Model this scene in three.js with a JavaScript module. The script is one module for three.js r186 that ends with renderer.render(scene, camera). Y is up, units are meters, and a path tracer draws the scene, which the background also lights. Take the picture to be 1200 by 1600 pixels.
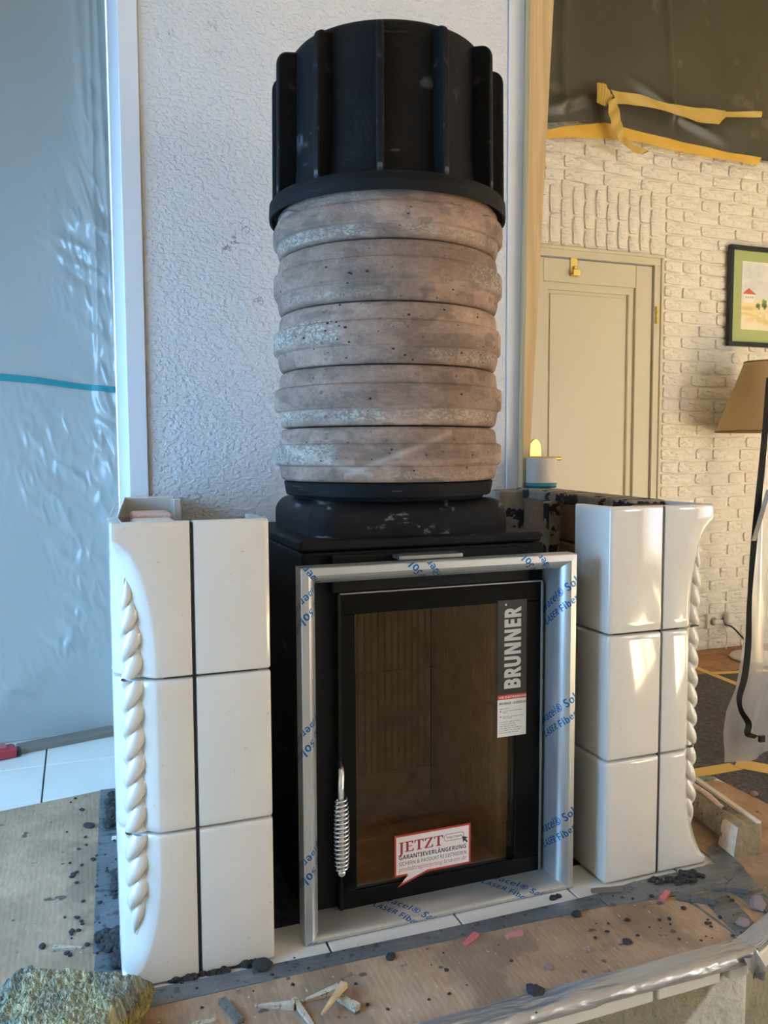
import * as THREE from 'three';
import { RoundedBoxGeometry } from 'three/addons/geometries/RoundedBoxGeometry.js';
import { mergeGeometries, toCreasedNormals, mergeVertices } from 'three/addons/utils/BufferGeometryUtils.js';

// ------------------------------------------------------------------ camera, sky, sun, exposure
const scene = new THREE.Scene();
const FOCAL = 1280, EYE = new THREE.Vector3(0, 1.05, 0);
const rad = THREE.MathUtils.degToRad, PITCH = rad(4.18), YAW = rad(20.47), ROLL = rad(-0.237);
const camera = new THREE.PerspectiveCamera(THREE.MathUtils.radToDeg(2 * Math.atan(800 / FOCAL)), 0.75, 0.05, 60);
const AXF = new THREE.Vector3(Math.sin(YAW) * Math.cos(PITCH), -Math.sin(PITCH), -Math.cos(YAW) * Math.cos(PITCH));
const R0 = new THREE.Vector3(Math.cos(YAW), 0, Math.sin(YAW)), U0 = new THREE.Vector3().crossVectors(R0, AXF);
const AXR = R0.clone().multiplyScalar(Math.cos(ROLL)).addScaledVector(U0, Math.sin(ROLL));
const AXU = R0.clone().multiplyScalar(-Math.sin(ROLL)).addScaledVector(U0, Math.cos(ROLL));
camera.position.copy(EYE);
camera.quaternion.setFromRotationMatrix(new THREE.Matrix4().makeBasis(AXR, AXU, AXF.clone().negate()));
scene.add(camera);

const renderer = new THREE.WebGLRenderer();
renderer.toneMapping = THREE.LinearToneMapping;
renderer.toneMappingExposure = 1.68;
renderer.shadowMap.enabled = true;
scene.background = new THREE.Color().setRGB(1.0, 1.8, 3.2);

// low warm sun through the window behind and right of the viewer, onto the floor
const sun = new THREE.DirectionalLight(new THREE.Color(1.0, 0.83, 0.55), 84);
sun.position.set(2.8 + 0.5 * 6, 3.6, 0.7 + 6); sun.target.position.set(2.8, 0, 0.7);
sun.castShadow = true; sun.shadow.mapSize.set(2048, 2048);
Object.assign(sun.shadow.camera, { left: -5, right: 5, top: 5, bottom: -5, near: 0.5, far: 20 });
scene.add(sun, sun.target);

// cool light of day at the left window, added warm fill at the others
function areaLamp(w, h, at, to, color, power) {
  const l = new THREE.RectAreaLight(color, power, w, h);
  l.position.set(...at); l.lookAt(...to); scene.add(l); return l;
}
areaLamp(1.5, 1.5, [-1.56, 1.0, -1.3], [1.5, -0.6, -1.35], new THREE.Color(0.24, 0.55, 1.0), 6.0);
areaLamp(1.0, 0.8, [4.4, 1.55, 3.2], [1.2, 0.9, -2], new THREE.Color(1.0, 0.88, 0.70), 6.0);  // added warm fill lamp, set at the window behind the viewer
areaLamp(1.9, 1.9, [5.12, 1.15, 1.5], [2.2, 1.0, -1.6], new THREE.Color(1.0, 0.90, 0.74), 2.0);  // added warm fill lamp inside the right wall opening

// pixel (1200 x 1600 frame) -> point on a plane of the place
const rayOf = (px, py) => AXF.clone().addScaledVector(AXR, (px - 600) / FOCAL).addScaledVector(AXU, -(py - 800) / FOCAL);
const onZ = (px, py, z) => { const d = rayOf(px, py); return EYE.clone().addScaledVector(d, (z - EYE.z) / d.z); };
const onY = (px, py, y) => { const d = rayOf(px, py); return EYE.clone().addScaledVector(d, (y - EYE.y) / d.y); };

// ------------------------------------------------------------------ helpers
let seedState = 12345;
function rnd(a = 0, b = 1) { seedState |= 0; seedState = seedState + 0x6D2B79F5 | 0; let t = Math.imul(seedState ^ seedState >>> 15, 1 | seedState); t = t + Math.imul(t ^ t >>> 7, 61 | t) ^ t; return a + (b - a) * (((t ^ t >>> 14) >>> 0) / 4294967296); }
const clamp = (x, a = 0, b = 1) => Math.min(b, Math.max(a, x));
const sstep = (a, b, x) => { const t = clamp((x - a) / (b - a)); return t * t * (3 - 2 * t); };
function hash(x, y, s) { let h = Math.imul(x, 374761393) ^ Math.imul(y, 668265263) ^ Math.imul(s, 2147483647 - 12345); h = Math.imul(h ^ h >>> 13, 1274126177); return ((h ^ h >>> 16) >>> 0) / 4294967296; }
function vnoise(x, y, px, py, s) {      // tileable value noise
  const x0 = Math.floor(x), y0 = Math.floor(y), fx = x - x0, fy = y - y0, sx = fx * fx * (3 - 2 * fx), sy = fy * fy * (3 - 2 * fy);
  const m = (a, p) => ((a % p) + p) % p, X0 = m(x0, px), X1 = m(x0 + 1, px), Y0 = m(y0, py), Y1 = m(y0 + 1, py);
  const a = hash(X0, Y0, s), b = hash(X1, Y0, s), c = hash(X0, Y1, s), d = hash(X1, Y1, s);
  return a + (b - a) * sx + (c - a) * sy + (a - b - c + d) * sx * sy;
}
function fbm(u, v, px, py, oct, s) { let t = 0, a = 0.5, n = 0; for (let k = 0; k < oct; k++) { t += a * vnoise(u * px, v * py, px, py, s + k * 17); n += a; a *= 0.5; px *= 2; py *= 2; } return t / n; }
function n3(x, y, z, s = 1) {           // 3D-ish smooth noise, about -1..1
  return (vnoise(x + 31.7 * z, y, 4096, 4096, s) + vnoise(y + 17.3, z + 0.61 * x, 4096, 4096, s + 5) + vnoise(z + 7.1, x - 0.37 * y, 4096, 4096, s + 9)) * 2 / 3 - 1;
}
function dataTex(w, h, fn, srgb = true) {
  const d = new Uint8Array(w * h * 4);
  for (let j = 0; j < h; j++) for (let i = 0; i < w; i++) {
    const c = fn((i + 0.5) / w, (j + 0.5) / h), k = (j * w + i) * 4;
    if (typeof c === 'number') { d[k] = d[k + 1] = d[k + 2] = clamp(c) * 255; } else { d[k] = clamp(c[0], 0, 255); d[k + 1] = clamp(c[1], 0, 255); d[k + 2] = clamp(c[2], 0, 255); }
    d[k + 3] = 255;
  }
  const t = new THREE.DataTexture(d, w, h); t.wrapS = t.wrapT = THREE.RepeatWrapping; t.magFilter = THREE.LinearFilter; t.minFilter = THREE.LinearMipmapLinearFilter; t.generateMipmaps = true;
  if (srgb) t.colorSpace = THREE.SRGBColorSpace; t.needsUpdate = true; return t;
}
const rep = (t, x, y = x, ox = 0, oy = 0) => { const c = t.clone(); c.repeat.set(x, y); c.offset.set(ox, oy); c.needsUpdate = true; return c; };
function canvasTex(w, h, draw) { const c = document.createElement('canvas'); c.width = w; c.height = h; draw(c.getContext('2d'), w, h); const t = new THREE.CanvasTexture(c); t.colorSpace = THREE.SRGBColorSpace; t.needsUpdate = true; return t; }
const mat = (o) => new THREE.MeshStandardMaterial({ roughness: 0.8, ...o });
const phys = (o) => new THREE.MeshPhysicalMaterial({ roughness: 0.5, ...o });
const mixc = (a, b, t) => a.map((x, i) => x + (b[i] - x) * t);

function metreUV(g0) {                  // planar uv in metres by the way a face points
  const g = g0.index ? g0.toNonIndexed() : g0, p = g.attributes.position, uv = new Float32Array(p.count * 2);
  const a = new THREE.Vector3(), b = new THREE.Vector3(), c = new THREE.Vector3(), n = new THREE.Vector3();
  for (let i = 0; i < p.count; i += 3) {
    a.fromBufferAttribute(p, i); b.fromBufferAttribute(p, i + 1); c.fromBufferAttribute(p, i + 2);
    n.copy(b).sub(a).cross(c.clone().sub(a)); const x = Math.abs(n.x), y = Math.abs(n.y), z = Math.abs(n.z);
    [a, b, c].forEach((v, k) => { const q = x >= y && x >= z ? [v.z, v.y] : y >= z ? [v.x, v.z] : [v.x, v.y]; uv[(i + k) * 2] = q[0]; uv[(i + k) * 2 + 1] = q[1]; });
  }
  g.setAttribute('uv', new THREE.BufferAttribute(uv, 2)); return g;
}
const rbox = (w, h, d, r = 0.003, x = 0, y = 0, z = 0, seg = 2) => metreUV(new RoundedBoxGeometry(w, h, d, seg, Math.min(r, w / 2.01, h / 2.01, d / 2.01)).translate(x, y, z));
const span = (x0, x1, y0, y1, z0, z1, r = 0.002) => rbox(Math.abs(x1 - x0), Math.abs(y1 - y0), Math.abs(z1 - z0), r, (x0 + x1) / 2, (y0 + y1) / 2, (z0 + z1) / 2);
const plain = (x0, x1, y0, y1, z0, z1) => metreUV(new THREE.BoxGeometry(x1 - x0, y1 - y0, Math.abs(z1 - z0)).translate((x0 + x1) / 2, (y0 + y1) / 2, (z0 + z1) / 2));
function slab(pts, y0, y1) {            // polygon [x,z] -> horizontal slab
  const s = new THREE.Shape(pts.map(([x, z]) => new THREE.Vector2(x, -z)));
  return metreUV(new THREE.ExtrudeGeometry(s, { depth: y1 - y0, bevelEnabled: false }).rotateX(-Math.PI / 2).translate(0, y0, 0));
}
function panel(pts, z, t) {             // polygon [x,y] on plane z -> thin upright solid, thickness t towards the viewer
  const s = new THREE.Shape(pts.map(([x, y]) => new THREE.Vector2(x, y)));
  return metreUV(new THREE.ExtrudeGeometry(s, { depth: t, bevelEnabled: false }).translate(0, 0, z));
}
function grid(nu, nv, fn, closeU = false) { // parametric surface
  const P = [], I = [], UV = [], w = nu + 1;
  for (let j = 0; j <= nv; j++) for (let i = 0; i <= nu; i++) { P.push(...fn(i / nu, j / nv)); UV.push(i / nu, j / nv); }
  for (let j = 0; j < nv; j++) for (let i = 0; i < nu; i++) { const a = j * w + i; I.push(a, a + 1, a + w, a + 1, a + w + 1, a + w); }
  const g = new THREE.BufferGeometry(); g.setAttribute('position', new THREE.Float32BufferAttribute(P, 3)); g.setAttribute('uv', new THREE.Float32BufferAttribute(UV, 2)); g.setIndex(I); g.computeVertexNormals(); return g;
}
const used = {};
function numbered(n) { used[n] = (used[n] ?? -1) + 1; return used[n] ? `${n}_${String(used[n]).padStart(3, '0')}` : n; }
function part(name, g, m, parent) { const o = new THREE.Mesh(g, m); o.name = name; o.castShadow = o.receiveShadow = true; parent.add(o); return o; }
function tag(o, label, category, group) { o.userData = { label, category }; if (group) o.userData.group = group; return o; }
function solid(name, g, m, label, category, group) { return tag(part(numbered(name), g, m, scene), label, category, group); }
function thing(name, label, category, group) { const o = new THREE.Group(); o.name = numbered(name); scene.add(o); return tag(o, label, category, group); }
function struct(name, g, m) { const o = g ? part(name, g, m, scene) : new THREE.Group(); if (!g) { o.name = name; scene.add(o); } o.userData = { kind: 'structure' }; return o; }
// moves a thing's geometry so that its origin lies at its base
function seat(o, x, y, z) { o.children.forEach((c) => { c.position.x -= x; c.position.y -= y; c.position.z -= z; }); o.position.set(x, y, z); return o; }

// ------------------------------------------------------------------ textures and materials
const T = {};
T.grain = dataTex(512, 512, (u, v) => fbm(u, v, 16, 16, 5, 3), false);
T.fine = dataTex(512, 512, (u, v) => fbm(u, v, 64, 64, 3, 8), false);
T.plaster = dataTex(512, 512, (u, v) => 0.2 + 0.5 * fbm(u, v, 40, 60, 3, 21) + 0.3 * sstep(0.42, 0.72, fbm(u, v, 44, 64, 2, 5)), false);
T.card = dataTex(1024, 1024, (u, v) => {
  let c = [172, 142, 112]; const f = fbm(u, v, 8, 8, 5, 2), g = fbm(u, v, 160, 40, 3, 7);
  c = c.map((x) => x * (0.82 + 0.3 * f) + (g - 0.5) * 26 + Math.sin(u * Math.PI * 2 * 60) * 1);
  const st = sstep(0.64, 0.74, fbm(u, v, 5, 5, 4, 31)) * 0.4; c = mixc(c, [110, 92, 74], st);
  const dk = sstep(0.78, 0.86, fbm(u, v, 22, 22, 3, 47)); c = mixc(c, [62, 58, 54], dk * 0.7);
  const wt = sstep(0.88, 0.93, fbm(u, v, 60, 60, 2, 91)); return mixc(c, [205, 198, 188], wt * 0.7);
});
T.cardBump = dataTex(512, 512, (u, v) => 0.5 + 0.035 * Math.sin(u * Math.PI * 2 * 60) + 0.5 * (fbm(u, v, 6, 6, 4, 77) - 0.5), false);
T.tape = dataTex(512, 512, (u, v) => { const f = fbm(u, v, 10, 10, 4, 12), g = fbm(u, v, 120, 120, 2, 5); let c = [112, 116, 118].map((x) => x * (0.84 + 0.26 * f) + (g - 0.5) * 18); const d = sstep(0.66, 0.74, fbm(u, v, 30, 30, 3, 19)); return mixc(c, [60, 58, 56], d * 0.7); });
T.tapeBump = dataTex(512, 512, (u, v) => fbm(u, v, 5, 28, 4, 66), false);
T.wood = dataTex(512, 512, (u, v) => { const w = fbm(u, v, 4, 2, 3, 14), g = fbm(u, v, 90, 3, 3, 9), r = 0.5 + 0.5 * Math.sin((u * 14 + w * 3.2) * Math.PI * 2); return mixc([214, 184, 134], [182, 146, 96], 0.35 * r + 0.5 * (g - 0.3)); });
T.brickBump = dataTex(512, 512, (u, v) => 0.55 * fbm(u, v, 14, 22, 5, 51) + 0.45 * sstep(0.35, 0.7, fbm(u, v, 7, 18, 3, 52)), false);
T.felt = dataTex(512, 512, (u, v) => { const a = fbm(u, v, 60, 26, 4, 61), b = fbm(u, v, 20, 90, 3, 62), k = a * 0.6 + b * 0.4; return [62 + 95 * (k - 0.25), 60 + 92 * (k - 0.25), 62 + 92 * (k - 0.25)]; });
T.stucco = dataTex(1024, 512, (u, v) => { const f = fbm(u, v, 24, 12, 5, 71), p = fbm(u, v, 4, 2, 4, 72), edge = sstep(0.0, 0.03, ((u - 0.05) / 0.9 - 0.93) + (0.13 - (v - 0.2) / 1.8) * 3 + (p - 0.5) * 0.5); return mixc([150, 142, 116], [208, 202, 190], edge).map((x) => x * (0.86 + 0.28 * f)); });
T.fire = dataTex(512, 512, (u, v) => { const f = fbm(u, v, 12, 12, 5, 81); return [176 + 40 * (f - 0.5), 142 + 36 * (f - 0.5), 104 + 30 * (f - 0.5)]; });
T.soot = dataTex(512, 512, (u, v) => { const f = fbm(u, v, 10, 10, 5, 91), d = sstep(0.74, 0.86, fbm(u, v, 9, 12, 4, 92)), s = 22 + 16 * (f - 0.5); return mixc([s, s, s + 1], [128, 128, 132], d * 0.6); });
T.smear = dataTex(1024, 256, (u, v) => { const f = fbm(u, v, 20, 6, 5, 101), d = sstep(0.70, 0.80, fbm(u, v, 14, 4, 5, 102)), s = 25 + 14 * (f - 0.5); return mixc([s, s, s + 2], [150, 152, 158], d * 0.7); });
T.mortar = dataTex(256, 256, (u, v) => { const f = fbm(u, v, 16, 16, 4, 111); return [34 + 44 * f, 33 + 42 * f, 33 + 40 * f]; });
T.dirtyTop = dataTex(512, 512, (u, v) => { const f = fbm(u, v, 14, 14, 4, 121), d = sstep(0.57, 0.63, fbm(u, v, 9, 9, 4, 122)); return mixc([150, 140, 122].map((x) => x * (0.8 + 0.35 * f)), [38, 36, 34], d); });
T.glaze = dataTex(1024, 1024, (u, v) => { const s = sstep(0.86, 0.90, fbm(u, v, 46, 30, 3, 131)), m = fbm(u, v, 6, 5, 3, 132); const c = [226, 220, 207].map((x) => x * (0.985 + 0.03 * m)); return mixc(c, [150, 148, 142], s * 0.55); });
T.spongeC = dataTex(512, 512, (u, v) => { const f = fbm(u, v, 80, 80, 3, 141), y = sstep(0.5, 0.68, fbm(u, v, 3, 3, 3, 142)); return mixc([156, 158, 140], [196, 186, 140], y).map((x) => x * (0.5 + 0.8 * f)); });
T.tarp = dataTex(512, 512, (u, v) => { const f = fbm(u, v, 6, 6, 4, 151), g = sstep(0.7, 0.82, fbm(u, v, 9, 9, 4, 152)); return mixc([74, 72, 58].map((x) => x * (0.9 + 0.2 * f)), [122, 118, 98], g * 0.5); });
T.pink = dataTex(256, 256, (u, v) => { const f = fbm(u, v, 20, 20, 4, 161); return mixc([216, 164, 150], [232, 214, 204], f * 1.3); });

const M = {
  plaster: mat({ color: new THREE.Color().setRGB(0.72, 0.715, 0.69), roughness: 0.85, bumpMap: rep(T.plaster, 2.2), bumpScale: 0.006 }),
  white: mat({ color: new THREE.Color().setRGB(0.78, 0.775, 0.75), roughness: 0.55 }),
  room: mat({ color: new THREE.Color().setRGB(0.75, 0.73, 0.69), roughness: 0.9 }),
  ceiling: mat({ color: new THREE.Color().setRGB(0.66, 0.58, 0.45), roughness: 0.9 }),
  paintBrick: mat({ color: new THREE.Color().setRGB(0.85, 0.81, 0.71), roughness: 0.6, bumpMap: rep(T.brickBump, 4), bumpScale: 0.008 }),
  doorPaint: mat({ color: new THREE.Color().setRGB(0.64, 0.59, 0.43), roughness: 0.38 }),
  brass: mat({ color: new THREE.Color().setRGB(0.80, 0.60, 0.18), roughness: 0.38, metalness: 1 }),
  glaze: phys({ map: rep(T.glaze, 3.1), roughness: 0.10, clearcoat: 0.6, clearcoatRoughness: 0.05 }),
  biscuit: mat({ map: rep(T.dirtyTop, 3.3), roughness: 0.9 }),
  mortar: mat({ map: rep(T.mortar, 6), roughness: 0.95, bumpMap: rep(T.grain, 12), bumpScale: 0.004 }),
  brickBrown: mat({ color: new THREE.Color().setRGB(0.23, 0.115, 0.06), roughness: 0.95, bumpMap: rep(T.grain, 9), bumpScale: 0.003 }),
  brickPink: mat({ map: rep(T.pink, 6), roughness: 0.9, bumpMap: rep(T.grain, 10), bumpScale: 0.003 }),
  iron: phys({ map: rep(T.soot, 2.2), roughness: 0.6, specularIntensity: 0.35, bumpMap: rep(T.fine, 4), bumpScale: 0.0006 }),
  ironSmear: phys({ map: T.smear, roughness: 0.5, specularIntensity: 0.4, bumpMap: rep(T.fine, 4), bumpScale: 0.0006 }),
  blackGlass: phys({ color: new THREE.Color().setRGB(0.005, 0.005, 0.005), roughness: 0.1, specularIntensity: 0.28 }),
  blackPaint: phys({ color: new THREE.Color().setRGB(0.008, 0.008, 0.008), roughness: 0.5, specularIntensity: 0.3 }),
  glass: phys({ color: new THREE.Color().setRGB(0.86, 0.81, 0.72), transmission: 1, roughness: 0.0, thickness: 0, ior: 1.5, specularIntensity: 0.6 }),
  clearGlass: phys({ color: 0xffffff, transmission: 1, roughness: 0.01, thickness: 0, ior: 1.5 }),
  fire: mat({ map: rep(T.fire, 3), roughness: 0.9, bumpMap: rep(T.grain, 8), bumpScale: 0.002 }),
  steelEdge: mat({ color: new THREE.Color().setRGB(0.34, 0.34, 0.33), roughness: 0.35, metalness: 0.9 }),
  chrome: mat({ color: new THREE.Color().setRGB(0.86, 0.86, 0.87), roughness: 0.1, metalness: 1 }),
  card: mat({ map: rep(T.card, 1.7), roughness: 0.9, bumpMap: rep(T.cardBump, 1.7), bumpScale: 0.003 }),
  tape: mat({ map: rep(T.tape, 3), roughness: 0.38, metalness: 0.25, bumpMap: rep(T.tapeBump, 3), bumpScale: 0.004 }),
  wood: mat({ map: rep(T.wood, 2, 1), roughness: 0.7 }),
  woodChip: mat({ map: rep(T.tape, 5), color: new THREE.Color().setRGB(3.3, 2.5, 1.75), roughness: 0.85 }),
  woodGrey: mat({ map: rep(T.tape, 8), color: new THREE.Color().setRGB(1.0, 0.88, 0.72), roughness: 0.9 }),
  board: mat({ map: rep(T.wood, 2, 1), color: new THREE.Color().setRGB(0.62, 0.36, 0.16), roughness: 0.7 }),
  oldBoard: mat({ color: new THREE.Color().setRGB(0.20, 0.165, 0.125), roughness: 0.85, bumpMap: rep(T.grain, 5), bumpScale: 0.002 }),
  stucco: mat({ map: rep(T.stucco, 0.9, 1.8, 0.05, 0.2), roughness: 0.95, bumpMap: rep(T.grain, 6), bumpScale: 0.006 }),
  felt: mat({ map: rep(T.felt, 3), roughness: 1, bumpMap: rep(T.felt, 3), bumpScale: 0.006 }),
  tarp: phys({ map: rep(T.tarp, 0.8), roughness: 0.36, side: THREE.DoubleSide }),
  yellowTape: phys({ color: new THREE.Color().setRGB(0.80, 0.50, 0.075), roughness: 0.4, side: THREE.DoubleSide, transmission: 0.15, thickness: 0 }),
  palePaperTape: phys({ color: new THREE.Color().setRGB(0.58, 0.41, 0.10), roughness: 0.45, side: THREE.DoubleSide }),
  tealTape: mat({ color: new THREE.Color().setRGB(0.012, 0.20, 0.215), roughness: 0.5, side: THREE.DoubleSide }),
  sheet: phys({ color: new THREE.Color().setRGB(0.47, 0.475, 0.435), transmission: 0.32, roughness: 0.14, thickness: 0, side: THREE.DoubleSide }),
  clearSheet: phys({ color: new THREE.Color().setRGB(0.94, 0.94, 0.93), transmission: 0.72, roughness: 0.2, thickness: 0, side: THREE.DoubleSide }),
  black: mat({ color: new THREE.Color().setRGB(0.012, 0.012, 0.013), roughness: 0.4 }),
  sponge: mat({ map: rep(T.spongeC, 3), roughness: 1, bumpMap: rep(T.fine, 6), bumpScale: 0.012 }),
  spongeYellow: mat({ map: rep(T.spongeC, 3), color: new THREE.Color().setRGB(1.0, 0.78, 0.36), roughness: 1, bumpMap: rep(T.fine, 6), bumpScale: 0.012 }),
  redPlastic: mat({ color: new THREE.Color().setRGB(0.36, 0.03, 0.035), roughness: 0.4 }),
  pinkWedge: mat({ color: new THREE.Color().setRGB(0.58, 0.16, 0.17), roughness: 0.5 }),
  pinkStone: mat({ map: rep(T.pink, 10), roughness: 0.9, bumpMap: rep(T.grain, 14), bumpScale: 0.003 }),
};

// ------------------------------------------------------------------ the room
const HY = 0.2;                               // hearth top
const WZ = -2.1, BZ = -3.4;                   // plastered pier and brick wall planes
struct('floor', plain(-1.7, 5.3, -0.12, 0, -3.6, 3.5), mat({ color: new THREE.Color().setRGB(0.60, 0.50, 0.34), roughness: 0.6 }));
struct('ceiling', plain(-1.7, 5.3, 3.5, 3.62, -3.6, 3.5), M.ceiling);
// left wall with a tall window z -2.05..-0.55, y 0.25..1.75
struct('wall_left', mergeGeometries([plain(-1.7, -1.6, 0, 0.25, 3.3, -3.0), plain(-1.7, -1.6, 1.75, 3.5, 3.3, -3.0), plain(-1.7, -1.6, 0.25, 1.75, -3.0, -2.05), plain(-1.7, -1.6, 0.25, 1.75, -0.55, 3.3)]), M.room);
// wall behind the viewer with a window x 3.9..4.9, y 1.15..1.95
struct('wall_behind', mergeGeometries([plain(-1.6, 5.2, 0, 1.15, 3.3, 3.45), plain(-1.6, 5.2, 1.95, 3.5, 3.3, 3.45), plain(-1.6, 3.9, 1.15, 1.95, 3.3, 3.45), plain(4.9, 5.2, 1.15, 1.95, 3.3, 3.45)]), M.room);
// right wall with an added tall window z 0.5..2.5, y 0.2..2.1
struct('wall_right', mergeGeometries([plain(5.2, 5.3, 0, 0.2, -3.5, 3.45), plain(5.2, 5.3, 2.1, 3.5, -3.5, 3.45), plain(5.2, 5.3, 0.2, 2.1, -3.5, 0.5), plain(5.2, 5.3, 0.2, 2.1, 2.5, 3.45)]), M.room);
struct('wall_recess', plain(-1.6, 0.116, 0, 3.5, -2.95, -2.69), M.room);
struct('wall_hidden_side', plain(1.12, 1.2, 0, 3.5, -3.5, -2.6), M.room);
function windowFrame(name, w, h, at, turn) {
  const g = struct(name); g.position.set(...at); g.rotation.y = turn;
  const t = 0.05;
  part('window_frame', mergeGeometries([rbox(w, t, 0.06, 0.004, 0, h / 2 - t / 2, 0), rbox(w, t, 0.06, 0.004, 0, -h / 2 + t / 2, 0), rbox(t, h - 2 * t, 0.06, 0.004, -w / 2 + t / 2, 0, 0), rbox(t, h - 2 * t, 0.06, 0.004, w / 2 - t / 2, 0, 0), rbox(t * 0.8, h - 2 * t, 0.05, 0.004, 0, 0, 0)]), M.white, g);
  for (const s of [-1, 1]) part('pane', plain(s < 0 ? -w / 2 + t : 0.02, s < 0 ? -0.02 : w / 2 - t, -h / 2 + t, h / 2 - t, -0.002, 0.002), M.clearGlass, g);
}
windowFrame('window_1', 1.5, 1.5, [-1.65, 1.0, -1.3], Math.PI / 2);
windowFrame('window_2', 1.0, 0.8, [4.4, 1.55, 3.38], 0);
windowFrame('added_window_3', 2.0, 1.9, [5.25, 1.15, 1.5], Math.PI / 2);  // unseen window, added so more warm sun bounces off the floor

// plastered pier behind the stove; pencil scribbles and scuffs drawn where they are
const pierTex = canvasTex(1024, 2048, (c, w, h) => {
  c.fillStyle = '#dcdbd6'; c.fillRect(0, 0, w, h);
  const X = (x) => (x - 0.16) / 1.0 * w, Y = (y) => (1 - (y - 0.2) / 2.2) * h;
  const scr = (px, py, s, n) => { const p = onZ(px, py, WZ); c.strokeStyle = 'rgba(84,84,88,0.6)'; c.lineWidth = 1.3; c.beginPath(); for (let k = 0; k < n; k++) { const x = X(p.x) + rnd(-s, s), y = Y(p.y) + rnd(-s, s); c.moveTo(x, y); c.bezierCurveTo(x + rnd(-12, 12), y + rnd(-10, 10), x + rnd(-12, 14), y + rnd(-12, 10), x + rnd(2, 16), y + rnd(-14, 4)); } c.stroke(); };
  scr(378, 356, 9, 5); scr(364, 375, 10, 7); scr(352, 390, 9, 8); scr(402, 470, 8, 6); scr(308, 777, 8, 5);
  for (const [px, py, rx, ry, a] of [[268, 50, 7, 6, 0.35], [332, 39, 12, 7, 0.3], [330, 80, 26, 3, 0.28], [245, 52, 4, 12, 0.2]]) { const p = onZ(px, py, WZ); for (let k = 0; k < 14; k++) { c.fillStyle = `rgba(96,94,88,${a * 0.35})`; c.beginPath(); c.ellipse(X(p.x) + rnd(-rx, rx), Y(p.y) + rnd(-ry, ry), rx * rnd(0.2, 0.5), ry * rnd(0.2, 0.5), rnd(0, 3), 0, 7); c.fill(); } }
});
{
  const g = plain(0.165, 1.158, 0, 3.5, -2.6, WZ), p = g.attributes.position, uv = g.attributes.uv, nn = g.attributes.normal;
  for (let i = 0; i < p.count; i++) uv.setXY(i, Math.abs(nn.getZ(i)) > 0.5 ? (p.getX(i) - 0.16) : 0.002, (p.getY(i) - 0.2) / 2.2);
  const m = mat({ map: pierTex, roughness: 0.85, bumpMap: rep(T.plaster, 2.8, 6.0), bumpScale: 0.004 });
  pierTex.wrapS = pierTex.wrapT = THREE.ClampToEdgeWrapping;
  struct('wall_back', g, m);
}
struct('trim_1', span(0.117, 0.1635, 0, 3.5, -2.6, WZ + 0.008, 0.003), M.white);
struct('trim_2', span(1.160, 1.211, 0, 3.5, -2.6, WZ + 0.004, 0.002), M.white);

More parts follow.
